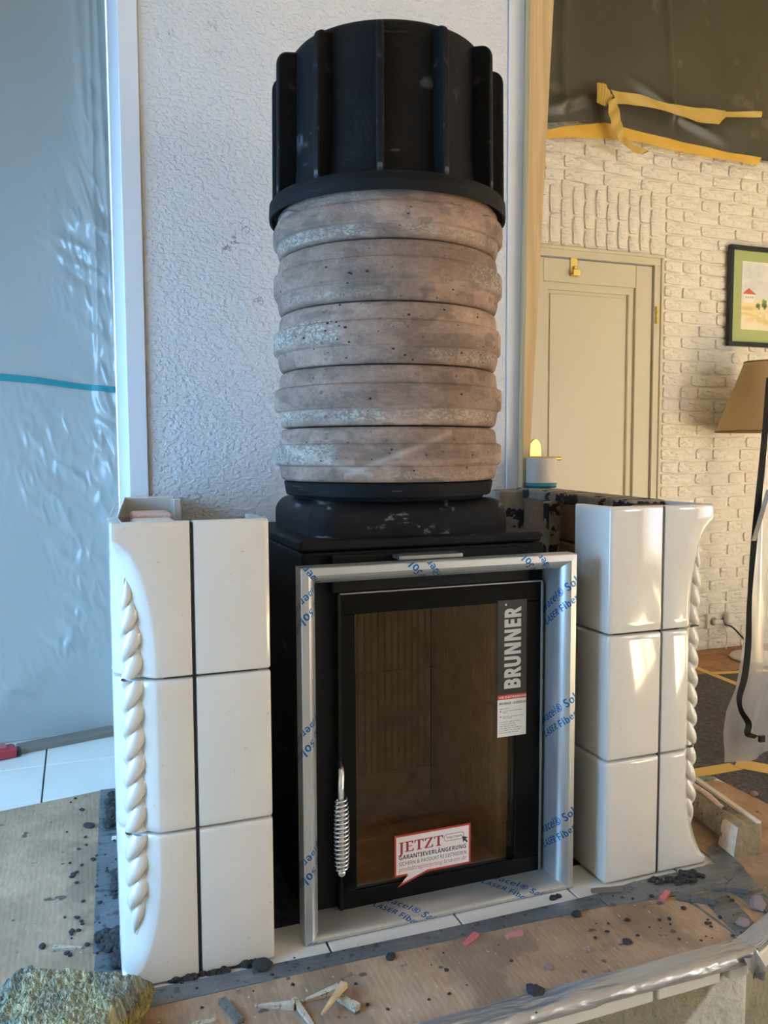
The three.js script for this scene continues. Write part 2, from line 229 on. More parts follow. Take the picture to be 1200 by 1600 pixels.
// ------------------------------------------------------------------ brick wall
{
  const wall = struct('wall_brick'); const B = [];
  part('mortar_bed', mergeGeometries([plain(1.2, 1.92, 0, 3.5, -3.5, BZ), plain(2.74, 5.2, 0, 3.5, -3.5, BZ), plain(1.92, 2.74, 2.0, 3.5, -3.5, BZ)]), M.paintBrick, wall);
  function brickGeo(w, h, s) {            // uneven front, worn edges
    const nx = 5, ny = 3, d = 0.011, P = [], I = [];
    for (let j = 0; j <= ny; j++) for (let i = 0; i <= nx; i++) {
      const e = i === 0 || i === nx || j === 0 || j === ny, cor = (i === 0 || i === nx) && (j === 0 || j === ny);
      const x = (i / nx - 0.5) * w + (e ? -Math.sign(i / nx - 0.5) * 0.001 : 0) + (rnd() - 0.5) * 0.004 - (cor ? Math.sign(i - nx / 2) * 0.003 : 0), y = (j / ny - 0.5) * h + (e ? -Math.sign(j / ny - 0.5) * 0.0005 : 0) + (rnd() - 0.5) * 0.003 - (cor ? Math.sign(j - ny / 2) * 0.003 : 0);
      P.push(x, y, d + (rnd() - 0.5) * 0.005 - (e ? 0.0025 : 0));
    }
    const w1 = nx + 1; for (let j = 0; j < ny; j++) for (let i = 0; i < nx; i++) { const a = j * w1 + i; I.push(a, a + 1, a + w1, a + 1, a + w1 + 1, a + w1); }
    const ring = []; for (let i = 0; i < nx; i++) ring.push(i); for (let j = 0; j < ny; j++) ring.push(j * w1 + nx); for (let i = nx; i > 0; i--) ring.push(ny * w1 + i); for (let j = ny; j > 0; j--) ring.push(j * w1);
    const base = P.length / 3; ring.forEach((k) => P.push(P[k * 3] * 1.03, P[k * 3 + 1] * 1.06, -0.002));
    ring.forEach((k, q) => { const n = (q + 1) % ring.length; I.push(ring[n], k, base + q, ring[n], base + q, base + n); });
    const g = new THREE.BufferGeometry(); g.setAttribute('position', new THREE.Float32BufferAttribute(P, 3)); g.setIndex(I);
    return toCreasedNormals(metreUV(g), 1.0);
  }
  const V = {}; const kinds = [[0.208, 0.0535], [0.099, 0.0535], [0.168, 0.0535], [0.0535, 0.125]];
  kinds.forEach(([w, h], k) => { V[k] = []; for (let q = 0; q < 5; q++) V[k].push(brickGeo(w, h, q)); });
  const put = (k, x, y, sx = 1, sy = 1) => { const o = part('brick', V[k][Math.floor(rnd(0, 4.99))], M.paintBrick, wall); o.position.set(x, y, BZ); o.scale.set(sx, sy, 1); };
  for (let r = 0; r < 41; r++) {
    const y = 0.031 + r * 0.0625, x1 = 3.62; let x = y < 2.33 ? 2.765 : 1.96; x -= 0;
    if (y > 2.56) continue;
    let first = true;
    while (x < x1) {
      const k = first && r % 2 ? 1 : rnd() < 0.72 ? 0 : rnd() < 0.6 ? 1 : 2, w = kinds[k][0]; first = false;
      put(k, x + w / 2, y + rnd(-0.002, 0.002)); x += w + 0.010;
    }
  }
  for (let cidx = 0; cidx < 12; cidx++) { const x = 2.0 + cidx * 0.0635; let y = 2.025 - (cidx % 2) * 0.06; while (y < 2.31) { const y1 = Math.min(y + 0.136, 2.325), y0 = Math.max(y, 2.012); if (y1 - y0 > 0.03) put(3, x, (y0 + y1) / 2, 1, (y1 - y0 - 0.011) / 0.125); y += 0.136; } }
}

// ------------------------------------------------------------------ cream panel door in the brick wall
{
  const d = struct('door_1'); const z = BZ;
  part('door_frame', mergeGeometries([span(2.692, 2.742, 0, 1.9615, z - 0.06, z + 0.018, 0.002), span(1.915, 2.742, 1.962, 2.008, z - 0.06, z + 0.018, 0.004), span(1.915, 1.955, 0, 1.962, z - 0.06, z + 0.018, 0.004)]), M.doorPaint, d);
  part('frame_bead', mergeGeometries([span(2.728, 2.744, 0, 1.9955, z - 0.02, z + 0.026, 0.003), span(1.913, 2.744, 1.996, 2.012, z - 0.02, z + 0.026, 0.005)]), M.doorPaint, d);
  const leaf = new THREE.Group(); leaf.name = 'door_leaf'; d.add(leaf);
  part('stile', span(2.592, 2.690, 0.01, 1.958, z - 0.045, z + 0.004, 0.004), M.doorPaint, leaf);
  part('stile', span(1.958, 2.070, 0.01, 1.958, z - 0.045, z + 0.004, 0.004), M.doorPaint, leaf);
  part('rail', span(2.0705, 2.5915, 1.848, 1.958, z - 0.045, z + 0.0035, 0.004), M.doorPaint, leaf);
  part('rail', span(2.0705, 2.5915, 0.62, 0.78, z - 0.045, z + 0.0035, 0.004), M.doorPaint, leaf);
  part('rail', span(2.0705, 2.5915, 0.01, 0.2, z - 0.045, z + 0.0035, 0.004), M.doorPaint, leaf);
  for (const [y0, y1] of [[0.78, 1.848], [0.2, 0.62]]) {
    const s = new THREE.Shape(); const f = (a, i) => { const p = [[2.0705 + i, y0 + i], [2.5915 - i, y0 + i], [2.5915 - i, y1 - i], [2.0705 + i, y1 - i]]; p.forEach(([x, y], k) => (k ? a.lineTo(x, y) : a.moveTo(x, y))); a.closePath(); };
    f(s, 0); const hole = new THREE.Path(); f(hole, 0.028); s.holes.push(hole);
    part('moulding', metreUV(new THREE.ExtrudeGeometry(s, { depth: 0.012, bevelEnabled: true, bevelSize: 0.006, bevelThickness: 0.008, bevelSegments: 2 }).translate(0, 0, z - 0.03)), M.doorPaint, leaf);
    part('door_panel', span(2.095, 2.567, y0 + 0.024, y1 - 0.024, z - 0.04, z - 0.022, 0.006), M.doorPaint, leaf);
    part('panel_field', span(2.118, 2.545, y0 + 0.05, y1 - 0.05, z - 0.03, z - 0.015, 0.004), M.doorPaint, leaf);
  }
  for (const y of [1.72, 0.3]) part('hinge', mergeGeometries([0, 1, 2].map((k) => new THREE.CylinderGeometry(0.008, 0.008, 0.026, 10).translate(2.706, y - 0.028 + k * 0.028, z + 0.022))), M.brass, d);
}
{ // brass fittings on the door
  const z = BZ + 0.004;
  const h = thing('coat_hook', 'small brass coat hook screwed to the top rail of the cream door', 'hook'); const a = onZ(897, 402, z + 0.004), b = onZ(897, 432, z + 0.004), w = 0.019;
  part('back_plate', span(a.x - w, a.x + w, b.y + 0.01, a.y, z, z + 0.005, 0.003), M.brass, h);
  part('hook_cup', mergeGeometries([span(a.x - w, a.x + w + 0.002, b.y, b.y + 0.008, z + 0.002, z + 0.03, 0.003), span(a.x - w, a.x + w + 0.002, b.y, b.y + 0.028, z + 0.024, z + 0.03, 0.003), span(a.x - 0.008, a.x + 0.01, b.y + 0.03, b.y + 0.048, z + 0.004, z + 0.02, 0.006)]), M.brass, h);
  const l = thing('door_handle', 'brass lever handle with arched back plate on the cream door', 'door handle'); const c = onZ(834, 690, z), e = onZ(838, 716, z + 0.05);
  const sh = new THREE.Shape(); sh.moveTo(-0.03, -0.2); sh.lineTo(0.03, -0.2); sh.lineTo(0.03, -0.03); sh.quadraticCurveTo(0.028, 0, 0, 0.012); sh.quadraticCurveTo(-0.028, 0, -0.03, -0.03); sh.closePath();
  part('back_plate', new THREE.ExtrudeGeometry(sh, { depth: 0.006, bevelEnabled: true, bevelSize: 0.002, bevelThickness: 0.002, bevelSegments: 2 }).translate(c.x + 0.005, c.y, z), M.brass, l);
  const cv = new THREE.CatmullRomCurve3([new THREE.Vector3(e.x, e.y, z + 0.005), new THREE.Vector3(e.x, e.y, z + 0.045), new THREE.Vector3(e.x + 0.02, e.y, z + 0.055), new THREE.Vector3(e.x + 0.13, e.y - 0.002, z + 0.052)]);
  part('lever', new THREE.TubeGeometry(cv, 24, 0.009, 10), M.brass, l);
}

// ------------------------------------------------------------------ dark tarp with yellow tape over the upper brick wall
{
  const z = BZ + 0.03;
  const low = [[846, 196], [905, 192], [960, 200], [1010, 212], [1060, 226], [1110, 240], [1160, 250], [1200, 256]].map(([a, b]) => onZ(a, b, z));
  const lowAt = (x) => { if (x <= low[0].x) return low[0].y; for (let i = 1; i < low.length; i++) if (x <= low[i].x) { const t = (x - low[i - 1].x) / (low[i].x - low[i - 1].x); return low[i - 1].y + t * (low[i].y - low[i - 1].y); } return low[low.length - 1].y; };
  const g = grid(110, 70, (u, v) => {
    const x = 1.95 + u * 1.75, y0 = lowAt(x), y = y0 + v * (3.49 - y0);
    const fold = 0.02 * Math.exp(-Math.pow((x - 2.13 - 0.02 * n3(x, y * 2, 3)) / 0.022, 2)) + 0.014 * Math.exp(-Math.pow((x - 2.72 + 0.10 * (y - 2.9)) / 0.016, 2)) + 0.02 * Math.exp(-Math.pow((y - 2.74 + 0.5 * (x - 2.62) - 0.1 * n3(x * 3, y, 8)) / 0.03, 2)) * sstep(2.4, 2.7, x) * sstep(3.3, 2.9, x) + 0.03 * Math.exp(-Math.pow((y - 2.62 - 0.4 * (x - 2.1)) / 0.03, 2)) * sstep(2.45, 2.2, x);
    const hug = sstep(0, 0.12, y - y0) ; return [x, y, z + 0.03 + hug * fold + hug * (0.016 * n3(x * 3.1, y * 2.6, 2, 3) + 0.004 * n3(x * 11, y * 9, 4, 6))];
  });
  const p = g.attributes.position, uv = g.attributes.uv; for (let i = 0; i < p.count; i++) uv.setXY(i, p.getX(i), p.getY(i));
  solid('tarpaulin', g, M.tarp, 'dark olive grey plastic tarpaulin hung over the upper white brick wall', 'tarpaulin');
  const ribbon = (pts, zz, m, name, label, curl = 0.006) => {   // pts: pairs [upper px, lower px]
    const n = pts.length - 1, A = pts.map(([a, b, c, d]) => [onZ(a, b, zz), onZ(c, d, zz)]);
    const gg = grid(n * 8, 6, (u, v) => { const k = Math.min(n - 1, Math.floor(u * n)), t = u * n - k, a = A[k][0].clone().lerp(A[k + 1][0], t), b = A[k][1].clone().lerp(A[k + 1][1], t), q = b.lerp(a, v); return [q.x, q.y, zz + curl * n3(q.x * 14, q.y * 14, 1, 4) + curl * 0.6 * Math.sin(u * 31 + v * 3)]; });
    return solid(name, gg, m, label, 'tape', 'yellow tape on the tarpaulin');
  };
  ribbon([[844, 205, 844, 218], [880, 198, 882, 215], [945, 191, 945, 216], [990, 203, 990, 220], [1040, 215, 1042, 232], [1090, 227, 1090, 243], [1140, 238, 1142, 250], [1190, 246, 1184, 258]], BZ + 0.068, M.yellowTape, 'yellow_tape', 'yellow adhesive tape along the lower edge of the dark tarpaulin', 0.004);
  ribbon([[955, 140, 964, 162], [1000, 148, 1002, 165], [1045, 162, 1050, 176], [1090, 168, 1088, 190], [1130, 172, 1122, 195], [1134, 174, 1134, 183], [1190, 174, 1190, 183]], BZ + 0.115, M.palePaperTape, 'yellow_tape', 'torn yellow tape strip stuck crosswise on the dark tarpaulin');
  ribbon([[932, 129, 932, 160], [945, 131, 940, 164], [958, 150, 948, 166]], BZ + 0.118, M.palePaperTape, 'yellow_tape', 'loose folded end of yellow tape at the start of the torn strip');
  ribbon([[964, 152, 950, 158], [968, 175, 952, 178], [972, 195, 956, 200], [976, 214, 966, 216], [990, 226, 980, 232], [1012, 234, 998, 241], [1014, 237, 1006, 240]], BZ + 0.13, M.palePaperTape, 'yellow_tape', 'twisted yellow tape end dangling below the dark tarpaulin');
}

// ------------------------------------------------------------------ framed picture
{
  const z = BZ + 0.02, a = onZ(1141, 381, z + 0.02), b = onZ(1144, 540, z + 0.02), x0 = (a.x + b.x) / 2 - 0.01, x1 = x0 + 0.66, y1 = a.y, y0 = b.y, f = 0.022;
  const t = thing('framed_picture', 'framed watercolour with pale green mount and thin black frame on brick wall', 'picture');
  part('picture_frame', mergeGeometries([span(x0, x1, y1 - f, y1, z, z + 0.024, 0.003), span(x0, x1, y0, y0 + f, z, z + 0.024, 0.003), span(x0, x0 + f, y0 + f, y1 - f, z, z + 0.024, 0.003), span(x1 - f, x1, y0 + f, y1 - f, z, z + 0.024, 0.003)]), M.black, t);
  part('mount', plain(x0 + f, x1 - f, y0 + f, y1 - f, z, z + 0.006), mat({ color: new THREE.Color().setRGB(0.42, 0.50, 0.22), roughness: 0.9 }), t);
  const pt = canvasTex(512, 360, (c, w, h) => {
    const g = c.createLinearGradient(0, 0, 0, h); g.addColorStop(0, '#e9e8de'); g.addColorStop(0.5, '#dfe3e2'); g.addColorStop(0.62, '#efe3b4'); g.addColorStop(1, '#f2ead0'); c.fillStyle = g; c.fillRect(0, 0, w, h);
    for (let k = 0; k < 40; k++) { c.fillStyle = `rgba(${150 + rnd(0, 60)},${165 + rnd(0, 50)},${190 + rnd(0, 40)},0.10)`; c.beginPath(); c.ellipse(rnd(0, w), rnd(20, 150), rnd(10, 60), rnd(8, 40), 0, 0, 7); c.fill(); }
    for (let k = 0; k < 60; k++) { c.fillStyle = `rgba(${195 + rnd(0, 40)},${160 + rnd(0, 50)},${60 + rnd(0, 60)},0.22)`; c.beginPath(); c.ellipse(rnd(20, w), rnd(225, 330), rnd(10, 60), rnd(3, 14), 0, 0, 7); c.fill(); }
    c.fillStyle = '#f0eee6'; c.fillRect(20, 170, 70, 50); c.fillStyle = '#d0705a'; c.beginPath(); c.moveTo(8, 172); c.lineTo(50, 140); c.lineTo(104, 172); c.fill(); c.fillStyle = '#8a8a84'; for (let k = 0; k < 4; k++) c.fillRect(30 + k * 15, 184, 6, 9);
    for (const [x, y, r] of [[118, 232, 20], [165, 222, 26], [215, 230, 22], [300, 214, 40], [380, 222, 36], [450, 215, 44]]) for (let k = 0; k < 16; k++) { c.fillStyle = `rgba(${50 + rnd(0, 60)},${92 + rnd(0, 50)},${50 + rnd(0, 30)},0.4)`; c.beginPath(); c.ellipse(x + rnd(-r, r) * 0.6, y + rnd(-r, r) * 0.8, r * 0.35, r * 0.4, 0, 0, 7); c.fill(); }
  });
  const g = plain(x0 + 0.088, x1 - 0.088, y0 + 0.088, y1 - 0.074, z + 0.004, z + 0.008), p = g.attributes.position; g.computeBoundingBox(); const bb = g.boundingBox;
  for (let i = 0; i < p.count; i++) g.attributes.uv.setXY(i, (p.getX(i) - bb.min.x) / (bb.max.x - bb.min.x), (p.getY(i) - bb.min.y) / (bb.max.y - bb.min.y));
  part('print', g, mat({ map: pt, roughness: 0.8 }), t).userData.label = 'watercolour of a red-roofed house among trees';
}

// ------------------------------------------------------------------ floor lamp, socket, cable
{
  const z = -3.16, b = onY(1157, 1030, 0), sx = onZ(1190, 620, z).x - 0.06, sh0 = onZ(1118, 674, z).y, sh1 = onZ(1160, 565, z).y;
  const t = thing('floor_lamp', 'standing lamp with tan conical fabric shade in front of white brick wall', 'lamp');
  const rB = 0.222, rT = 0.098;
  const shade = part('lamp_shade', grid(48, 6, (u, v) => { const a = u * Math.PI * 2, r = rB + (rT - rB) * v; return [sx + 0.06 + r * Math.cos(a), sh0 + (sh1 - sh0) * v, z + 0.02 + r * Math.sin(a)]; }), phys({ color: new THREE.Color().setRGB(0.52, 0.39, 0.22), roughness: 0.9, transmission: 0.25, thickness: 0, side: THREE.DoubleSide }), t);
  shade.userData.label = 'tan conical fabric lamp shade';
  for (const [v, r] of [[0, rB], [1, rT]]) { const q = new THREE.TorusGeometry(r, 0.004, 6, 48).rotateX(Math.PI / 2).translate(sx + 0.06, sh0 + (sh1 - sh0) * v, z + 0.02); part('shade_rim', q, mat({ color: new THREE.Color().setRGB(0.2, 0.13, 0.06), roughness: 0.8 }), t); }
  const metal = mat({ color: new THREE.Color().setRGB(0.62, 0.60, 0.55), roughness: 0.35, metalness: 0.7 });
  part('pole', new THREE.CylinderGeometry(0.011, 0.011, 1.3, 16).translate(sx + 0.06, 0.68, z + 0.02), metal, t);
  const bp = [[0, 0.001], [0.12, 0.001], [0.13, 0.012], [0.12, 0.026], [0.06, 0.04], [0.014, 0.05], [0, 0.05]].map(([x, y]) => new THREE.Vector2(x, y));
  part('base', new THREE.LatheGeometry(bp, 40).translate(sx + 0.06, 0, z + 0.02), metal, t);
  const s = thing('wall_socket', 'white double wall socket with plugs low on the brick wall', 'socket');
  const a0 = onZ(1104, 962, BZ + 0.02), a1 = onZ(1150, 980, BZ + 0.02), wm = mat({ color: new THREE.Color().setRGB(0.8, 0.77, 0.68), roughness: 0.4 });
  part('cover_plate', span(a0.x, a0.x + 0.155, a1.y + 0.005, a1.y + 0.085, BZ, BZ + 0.026, 0.006), wm, s);
  for (const k of [0, 1]) part('socket_well', new THREE.CylinderGeometry(0.022, 0.022, 0.004, 24).rotateX(Math.PI / 2).translate(a0.x + 0.04 + k * 0.072, a1.y + 0.045, BZ + 0.027), mat({ color: new THREE.Color().setRGB(0.3, 0.28, 0.24), roughness: 0.6 }), s);
  const pl = thing('power_plug', 'white angled power plug with thin white cord in the wall socket', 'plug'); part('plug_body', mergeGeometries([span(a0.x + 0.025, a0.x + 0.085, a1.y + 0.03, a1.y + 0.056, BZ + 0.03, BZ + 0.055, 0.01)]), wm, pl);
  part('cord', new THREE.TubeGeometry(new THREE.CatmullRomCurve3([[0.08, 0.04, 0.045], [0.11, -0.02, 0.05], [0.118, -0.09, 0.04], [0.12, -0.16, 0.03]].map(([x, y, q]) => new THREE.Vector3(a0.x + x, a1.y + y, BZ + q))), 20, 0.003, 6), wm, pl);
  const p2 = thing('power_plug', 'white plug with black cable in the wall socket', 'plug'); part('plug_body', span(a0.x + 0.1, a0.x + 0.145, a1.y + 0.035, a1.y + 0.09, BZ + 0.03, BZ + 0.07, 0.01), wm, p2);
  part('cord', new THREE.TubeGeometry(new THREE.CatmullRomCurve3([[0.085, 0.03, 0.06], [0.12, 0.02, 0.07], [0.2, -0.06, 0.09], [0.3, -0.145, 0.12], [0.42, -0.19, 0.14]].map(([x, y, q]) => new THREE.Vector3(a0.x + x, a1.y + y, BZ + q))), 24, 0.005, 6), M.black, p2);
}

// ------------------------------------------------------------------ floor coverings of the back room
{
  const pm = [0, 1, 2].map((k) => mat({ map: rep(T.wood, 3, 1.2, k * 0.3, k * 0.17), color: new THREE.Color().setRGB(...[[0.55, 0.38, 0.26], [0.62, 0.44, 0.30], [0.50, 0.33, 0.22]][k]), roughness: 0.5 }));
  const fl = scene.getObjectByName('floor');
  for (let r = 0; r < 4; r++) for (let k = 0; k < 9; k++) { const x0 = 2.0 + k * 0.24 + (r % 2) * 0.12; part('floor_board', span(x0, x0 + 0.236, 0.0005, 0.006, -3.395 + r * 0.095, -3.395 + (r + 1) * 0.095 - 0.003, 0.002), pm[(r * 2 + k) % 3], fl); }
  solid('floor_fleece', slab([[1.22, -1.68], [1.22, -3.08], [4.2, -3.08], [4.2, -1.68], [1.56, -1.68]], 0.0005, 0.0055), M.felt, 'dark grey speckled painter fleece covering the floor by the brick wall', 'floor fleece');
  const strip = (a, b, w, y, m, label, name = 'floor_tape', cat = 'tape', grp = 'yellow tape on the floor fleece') => { const A = onY(...a, y), B = onY(...b, y), d = B.clone().sub(A), n = new THREE.Vector3(-d.z, 0, d.x).normalize().multiplyScalar(w / 2); return solid(name, slab([[A.x + n.x, A.z + n.z], [B.x + n.x, B.z + n.z], [B.x - n.x, B.z - n.z], [A.x - n.x, A.z - n.z]], y - 0.001, y), m, label, cat, grp); };
  strip([1070, 1036], [1160, 1072], 0.035, 0.0066, M.yellowTape, 'yellow tape running slantwise from the parquet onto the grey fleece');
  strip([1112, 1052], [1200, 1047], 0.04, 0.0078, M.yellowTape, 'yellow tape along the back edge of the grey fleece by the parquet');
  strip([1060, 1212], [1150, 1197], 0.06, 0.0066, M.yellowTape, 'yellow tape on the fleece beside the cardboard corner');
  strip([1150, 1192], [1215, 1204], 0.085, 0.0078, M.yellowTape, 'wide yellow tape at the foot of the clear plastic curtain');
}

// ------------------------------------------------------------------ clear plastic curtain with black zip at the right
{
  const z = -2.1;
  const edge = [[1210, 420], [1200, 600], [1186, 760], [1170, 880], [1158, 980], [1148, 1080], [1136, 1110], [1131, 1150], [1136, 1175]].map(([a, b]) => onZ(a, b, z));
  edge.unshift(new THREE.Vector3(edge[0].x + 0.12, 3.3, z));
  const ex = (y) => { for (let i = 1; i < edge.length; i++) if (y >= edge[i].y) { const t = (y - edge[i].y) / (edge[i - 1].y - edge[i].y); return edge[i].x + t * (edge[i - 1].x - edge[i].x); } return edge[edge.length - 1].x; };
  const t = thing('plastic_curtain', 'clear plastic dust curtain with black zip strip hanging beside the lamp', 'curtain');
  part('film', grid(40, 90, (u, v) => { const y = 0.008 + (3.28 - 0.008) * (1 - v), x0 = ex(y), x = x0 + u * (2.75 - x0); return [x, y, z + 0.05 * Math.sin(u * 16 + y * 1.3) * (0.3 + u) + 0.02 * n3(x * 7, y * 5, 2, 5) + 0.012 * n3(x * 24, y * 9, 2, 11)]; }), M.clearSheet, t);
  const zipPts = [[1201, 590], [1194, 690], [1183, 800], [1177, 860], [1171, 940], [1169, 1010], [1163, 1060], [1155, 1092], [1158, 1110], [1170, 1132], [1168, 1146], [1182, 1152]].map(([a, b]) => onZ(a, b, z + 0.05));
  const cv = new THREE.CatmullRomCurve3(zipPts); const wz = 0.0085;
  const strip = grid(80, 1, (u, v) => { const p = cv.getPoint(u), d = cv.getTangent(u); const n = new THREE.Vector3(-d.y, d.x, 0).normalize().multiplyScalar((v - 0.5) * 2 * wz * (0.6 + 0.5 * Math.abs(Math.sin(u * 9)))); return [p.x + n.x, p.y + n.y, p.z + (v - 0.5) * 0.01]; });
  part('zip_strip', strip, phys({ color: new THREE.Color().setRGB(0.015, 0.015, 0.016), roughness: 0.25, side: THREE.DoubleSide }), t).userData.label = 'black zip strip';
  const q = onZ(1190, 1154, z + 0.05); part('zip_end', span(q.x - 0.011, q.x + 0.011, q.y - 0.011, q.y + 0.011, z + 0.044, z + 0.056, 0.002), M.black, t);
  part('second_strip', grid(20, 1, (u, v) => { const a = onZ(1201, 765, z + 0.08), b = onZ(1178, 845, z + 0.07), p = a.lerp(b, u); return [p.x + (v - 0.5) * 0.02, p.y, p.z]; }), phys({ color: new THREE.Color().setRGB(0.02, 0.02, 0.02), roughness: 0.2, side: THREE.DoubleSide }), t);
}

// ------------------------------------------------------------------ plastic sheet over the opening at the left
{
  const z = -2.6, marks = [[130, 380, 0.10, 0.20, 0.014], [145, 250, 0.05, 0.5, 0.008], [165, 420, 0.03, 0.6, 0.010], [120, 760, 0.16, 0.16, 0.014], [140, 920, 0.08, 0.16, 0.014], [110, 1000, 0.08, 0.08, 0.012], [30, 1070, 0.06, 0.05, 0.010], [175, 680, 0.04, 0.22, 0.012], [60, 660, 0.14, 0.12, 0.006]].map(([a, b, sx, sy, k]) => { const p = onZ(a, b, z); return [p.x, p.y, sx, sy, k]; });
  const lin = (x, y, s) => { const a = Math.floor(x), b = Math.floor(y), fx = x - a, fy = y - b, h = (i, j) => hash(a + i, b + j, s); return fx + fy < 1 ? h(0, 0) + fx * (h(1, 0) - h(0, 0)) + fy * (h(0, 1) - h(0, 0)) : h(1, 1) + (1 - fx) * (h(0, 1) - h(1, 1)) + (1 - fy) * (h(1, 0) - h(1, 1)); };
  const ridge = (x, y, s) => 1 - Math.abs(2 * lin(x, y, s) - 1);
  const dz = (x, y) => {
    let d = 0.012 * n3(x * 2.2, y * 1.3, 2, 3) + 0.002 * n3(x * 12, y * 8, 1, 4);
    for (const [mx, my, sx, sy, k] of marks) { const e = Math.exp(-(((x - mx) / sx) ** 2) - ((y - my) / sy) ** 2); if (e > 0.01) d += e * k * 1.15 * (ridge(x * 17 + y * 6 + 100, y * 13 - x * 4 + 50, 7) + 0.4 * ridge(x * 40 - y * 14 + 100, y * 30 + x * 18 + 50, 9)); }
    for (const [px0, px1, w, k] of [[150, 178, 0.006, 0.010], [138, 150, 0.007, 0.006], [118, 160, 0.012, 0.006]]) { const a = onZ(px0, 0, z).x, b = onZ(px1, 480, z).x, t = clamp((2.3 - y) / 1.0, -1, 1.1), fx = a + (b - a) * t; d += k * Math.exp(-(((x - fx) / w) ** 2)) * sstep(1.1, 1.5, y); }
    return d - 0.01 * sstep(0.4, 0.2, y) + 0.015 * sstep(0.55, 0.2, y) * sstep(0.16, -0.3, x);
  };
  const g = grid(300, 340, (u, v) => { const x = -1.59 + 1.704 * Math.pow(u, 0.55), y = 0.205 + v * 3.1; return [x, y, z + dz(x, y)]; });
  const p = g.attributes.position; for (let i = 0; i < p.count; i++) g.attributes.uv.setXY(i, p.getX(i), p.getY(i));
  solid('plastic_sheet', g, M.sheet, 'milky translucent plastic sheet hanging over the doorway beside the white wall', 'plastic sheet');
  const side = [[-40, 580, -40, 590], [0, 584, 0, 595], [60, 590, 60, 600], [120, 599, 120, 608], [196, 607, 196, 616]].map(([a, b, c, d]) => [onZ(a, b, z), onZ(c, d, z)]);
  solid('teal_tape', grid(60, 3, (u, v) => { const n = side.length - 1, k = Math.min(n - 1, Math.floor(u * n)), t = u * n - k, q = side[k][1].clone().lerp(side[k + 1][1], t).lerp(side[k][0].clone().lerp(side[k + 1][0], t), v); return [Math.min(q.x, 0.112), q.y, z + dz(q.x, q.y) + 0.006]; }), M.tealTape, 'teal adhesive tape running across the milky plastic sheet', 'tape');
  const sw = onZ(155, 580, -2.68); solid('rotary_dimmer', new THREE.CylinderGeometry(0.024, 0.024, 0.03, 28).rotateX(Math.PI / 2).translate(sw.x, sw.y, -2.675), mat({ color: new THREE.Color().setRGB(0.12, 0.12, 0.13), roughness: 0.5 }), 'round dark rotary dimmer showing faintly through the plastic sheet', 'switch');
}

// ------------------------------------------------------------------ hearth platform
const CT = 0.2045, TT = 0.2056;               // tops of cardboard and of duct tape
const hearthTile = phys({ map: rep(T.glaze, 2.3, 2.3, 0.3, 0.4), roughness: 0.18 });
{
  const raised = struct('floor_raised'); part('screed', plain(-0.85, 0.115, 0, 0.1945, -2.598, -2.098), M.mortar, raised);
  const h = thing('hearth', 'raised white tiled hearth platform with rough plastered front under the stove', 'hearth');
  part('plinth', slab([[-0.85, -1.045], [1.045, -1.045], [1.53, -1.225], [1.53, -1.66], [1.33, -1.66], [1.33, -2.096], [-0.85, -2.096]], 0, 0.191), M.stucco, h).userData.label = 'rough grey-beige plastered plinth';
  part('tile_bed', slab([[-0.84, -1.05], [1.04, -1.05], [1.515, -1.235], [1.515, -1.65], [1.32, -1.65], [1.32, -2.09], [-0.84, -2.09]], 0.191, 0.1945), M.mortar, h);
  const jx = (k) => 0.382 + 0.2445 * k, jz = (k) => -2.37 + 0.2445 * k, big = rbox(0.2405, 0.008, 0.2405, 0.002);
  for (let i = -5; i < 3; i++) for (let k = -1; k < 5; k++) { const x = jx(i), z0 = jz(k); if (k < 1 && x > -0.05) continue; if (k > 0 && k < 4 && x > 0.1) continue; if (i > 2) continue; const o = part('tile', big, hearthTile, k < 1 ? raised : h); o.position.set(x + 0.12225, 0.196, z0 + 0.12225); if (k < 1 && x + 0.24 > 0.11) { o.scale.x = (0.112 - x) / 0.2445; o.position.x = (x + 0.112) / 2; } }
  part('tile_field', slab([[-0.84, -1.046], [1.045, -1.046], [1.52, -1.235], [1.52, -1.655], [1.325, -1.655], [1.325, -2.09], [1.12, -2.09], [1.12, -1.15], [-0.84, -1.15]], 0.1945, 0.1995), hearthTile, h);
  const em = hearthTile;
  for (const [x0, x1] of [[-0.62, -0.378], [-0.37, -0.128], [-0.12, 0.122], [0.13, 0.372], [0.38, 0.60], [0.606, 0.846], [0.854, 0.982], [1.0, 1.043]]) part('edge_tile', span(x0, x1, 0.162, 0.198, -1.052, -1.030, 0.004), em, h);
  for (let k = 0; k < 3; k++) { const o = part('edge_tile', rbox(0.168, 0.036, 0.022, 0.004), em, h); const t = (k + 0.5) / 3; o.position.set(1.052 + t * 0.485, 0.18, -1.034 - t * 0.18); o.rotation.y = Math.atan2(0.18, 0.485); }
  part('edge_tile', span(1.518, 1.54, 0.162, 0.198, -1.66, -1.24, 0.004), em, h);
}
// cardboard
solid('cardboard_sheet', slab([[0.034, -1.258], [0.034, -1.20], [-0.4, -1.20], [-0.4, -1.036], [1.05, -1.036], [1.05, -1.255]], 0.2, CT), M.card, 'corrugated cardboard sheet taped over the hearth in front of the stove', 'cardboard');
solid('cardboard_sheet', slab([[-0.84, -1.21], [0.032, -1.21], [0.045, -2.13], [-0.2, -2.085], [-0.84, -2.0]], 0.2, CT), M.card, 'stained cardboard sheet beside the pillar with the sponge', 'cardboard');
solid('cardboard_sheet', slab([[1.06, -1.045], [1.528, -1.222], [1.526, -1.60], [1.50, -1.655], [1.235, -1.655], [1.215, -1.30], [1.06, -1.25]], 0.2, CT), M.card, 'cardboard sheet carrying the broken cornice tile', 'cardboard');
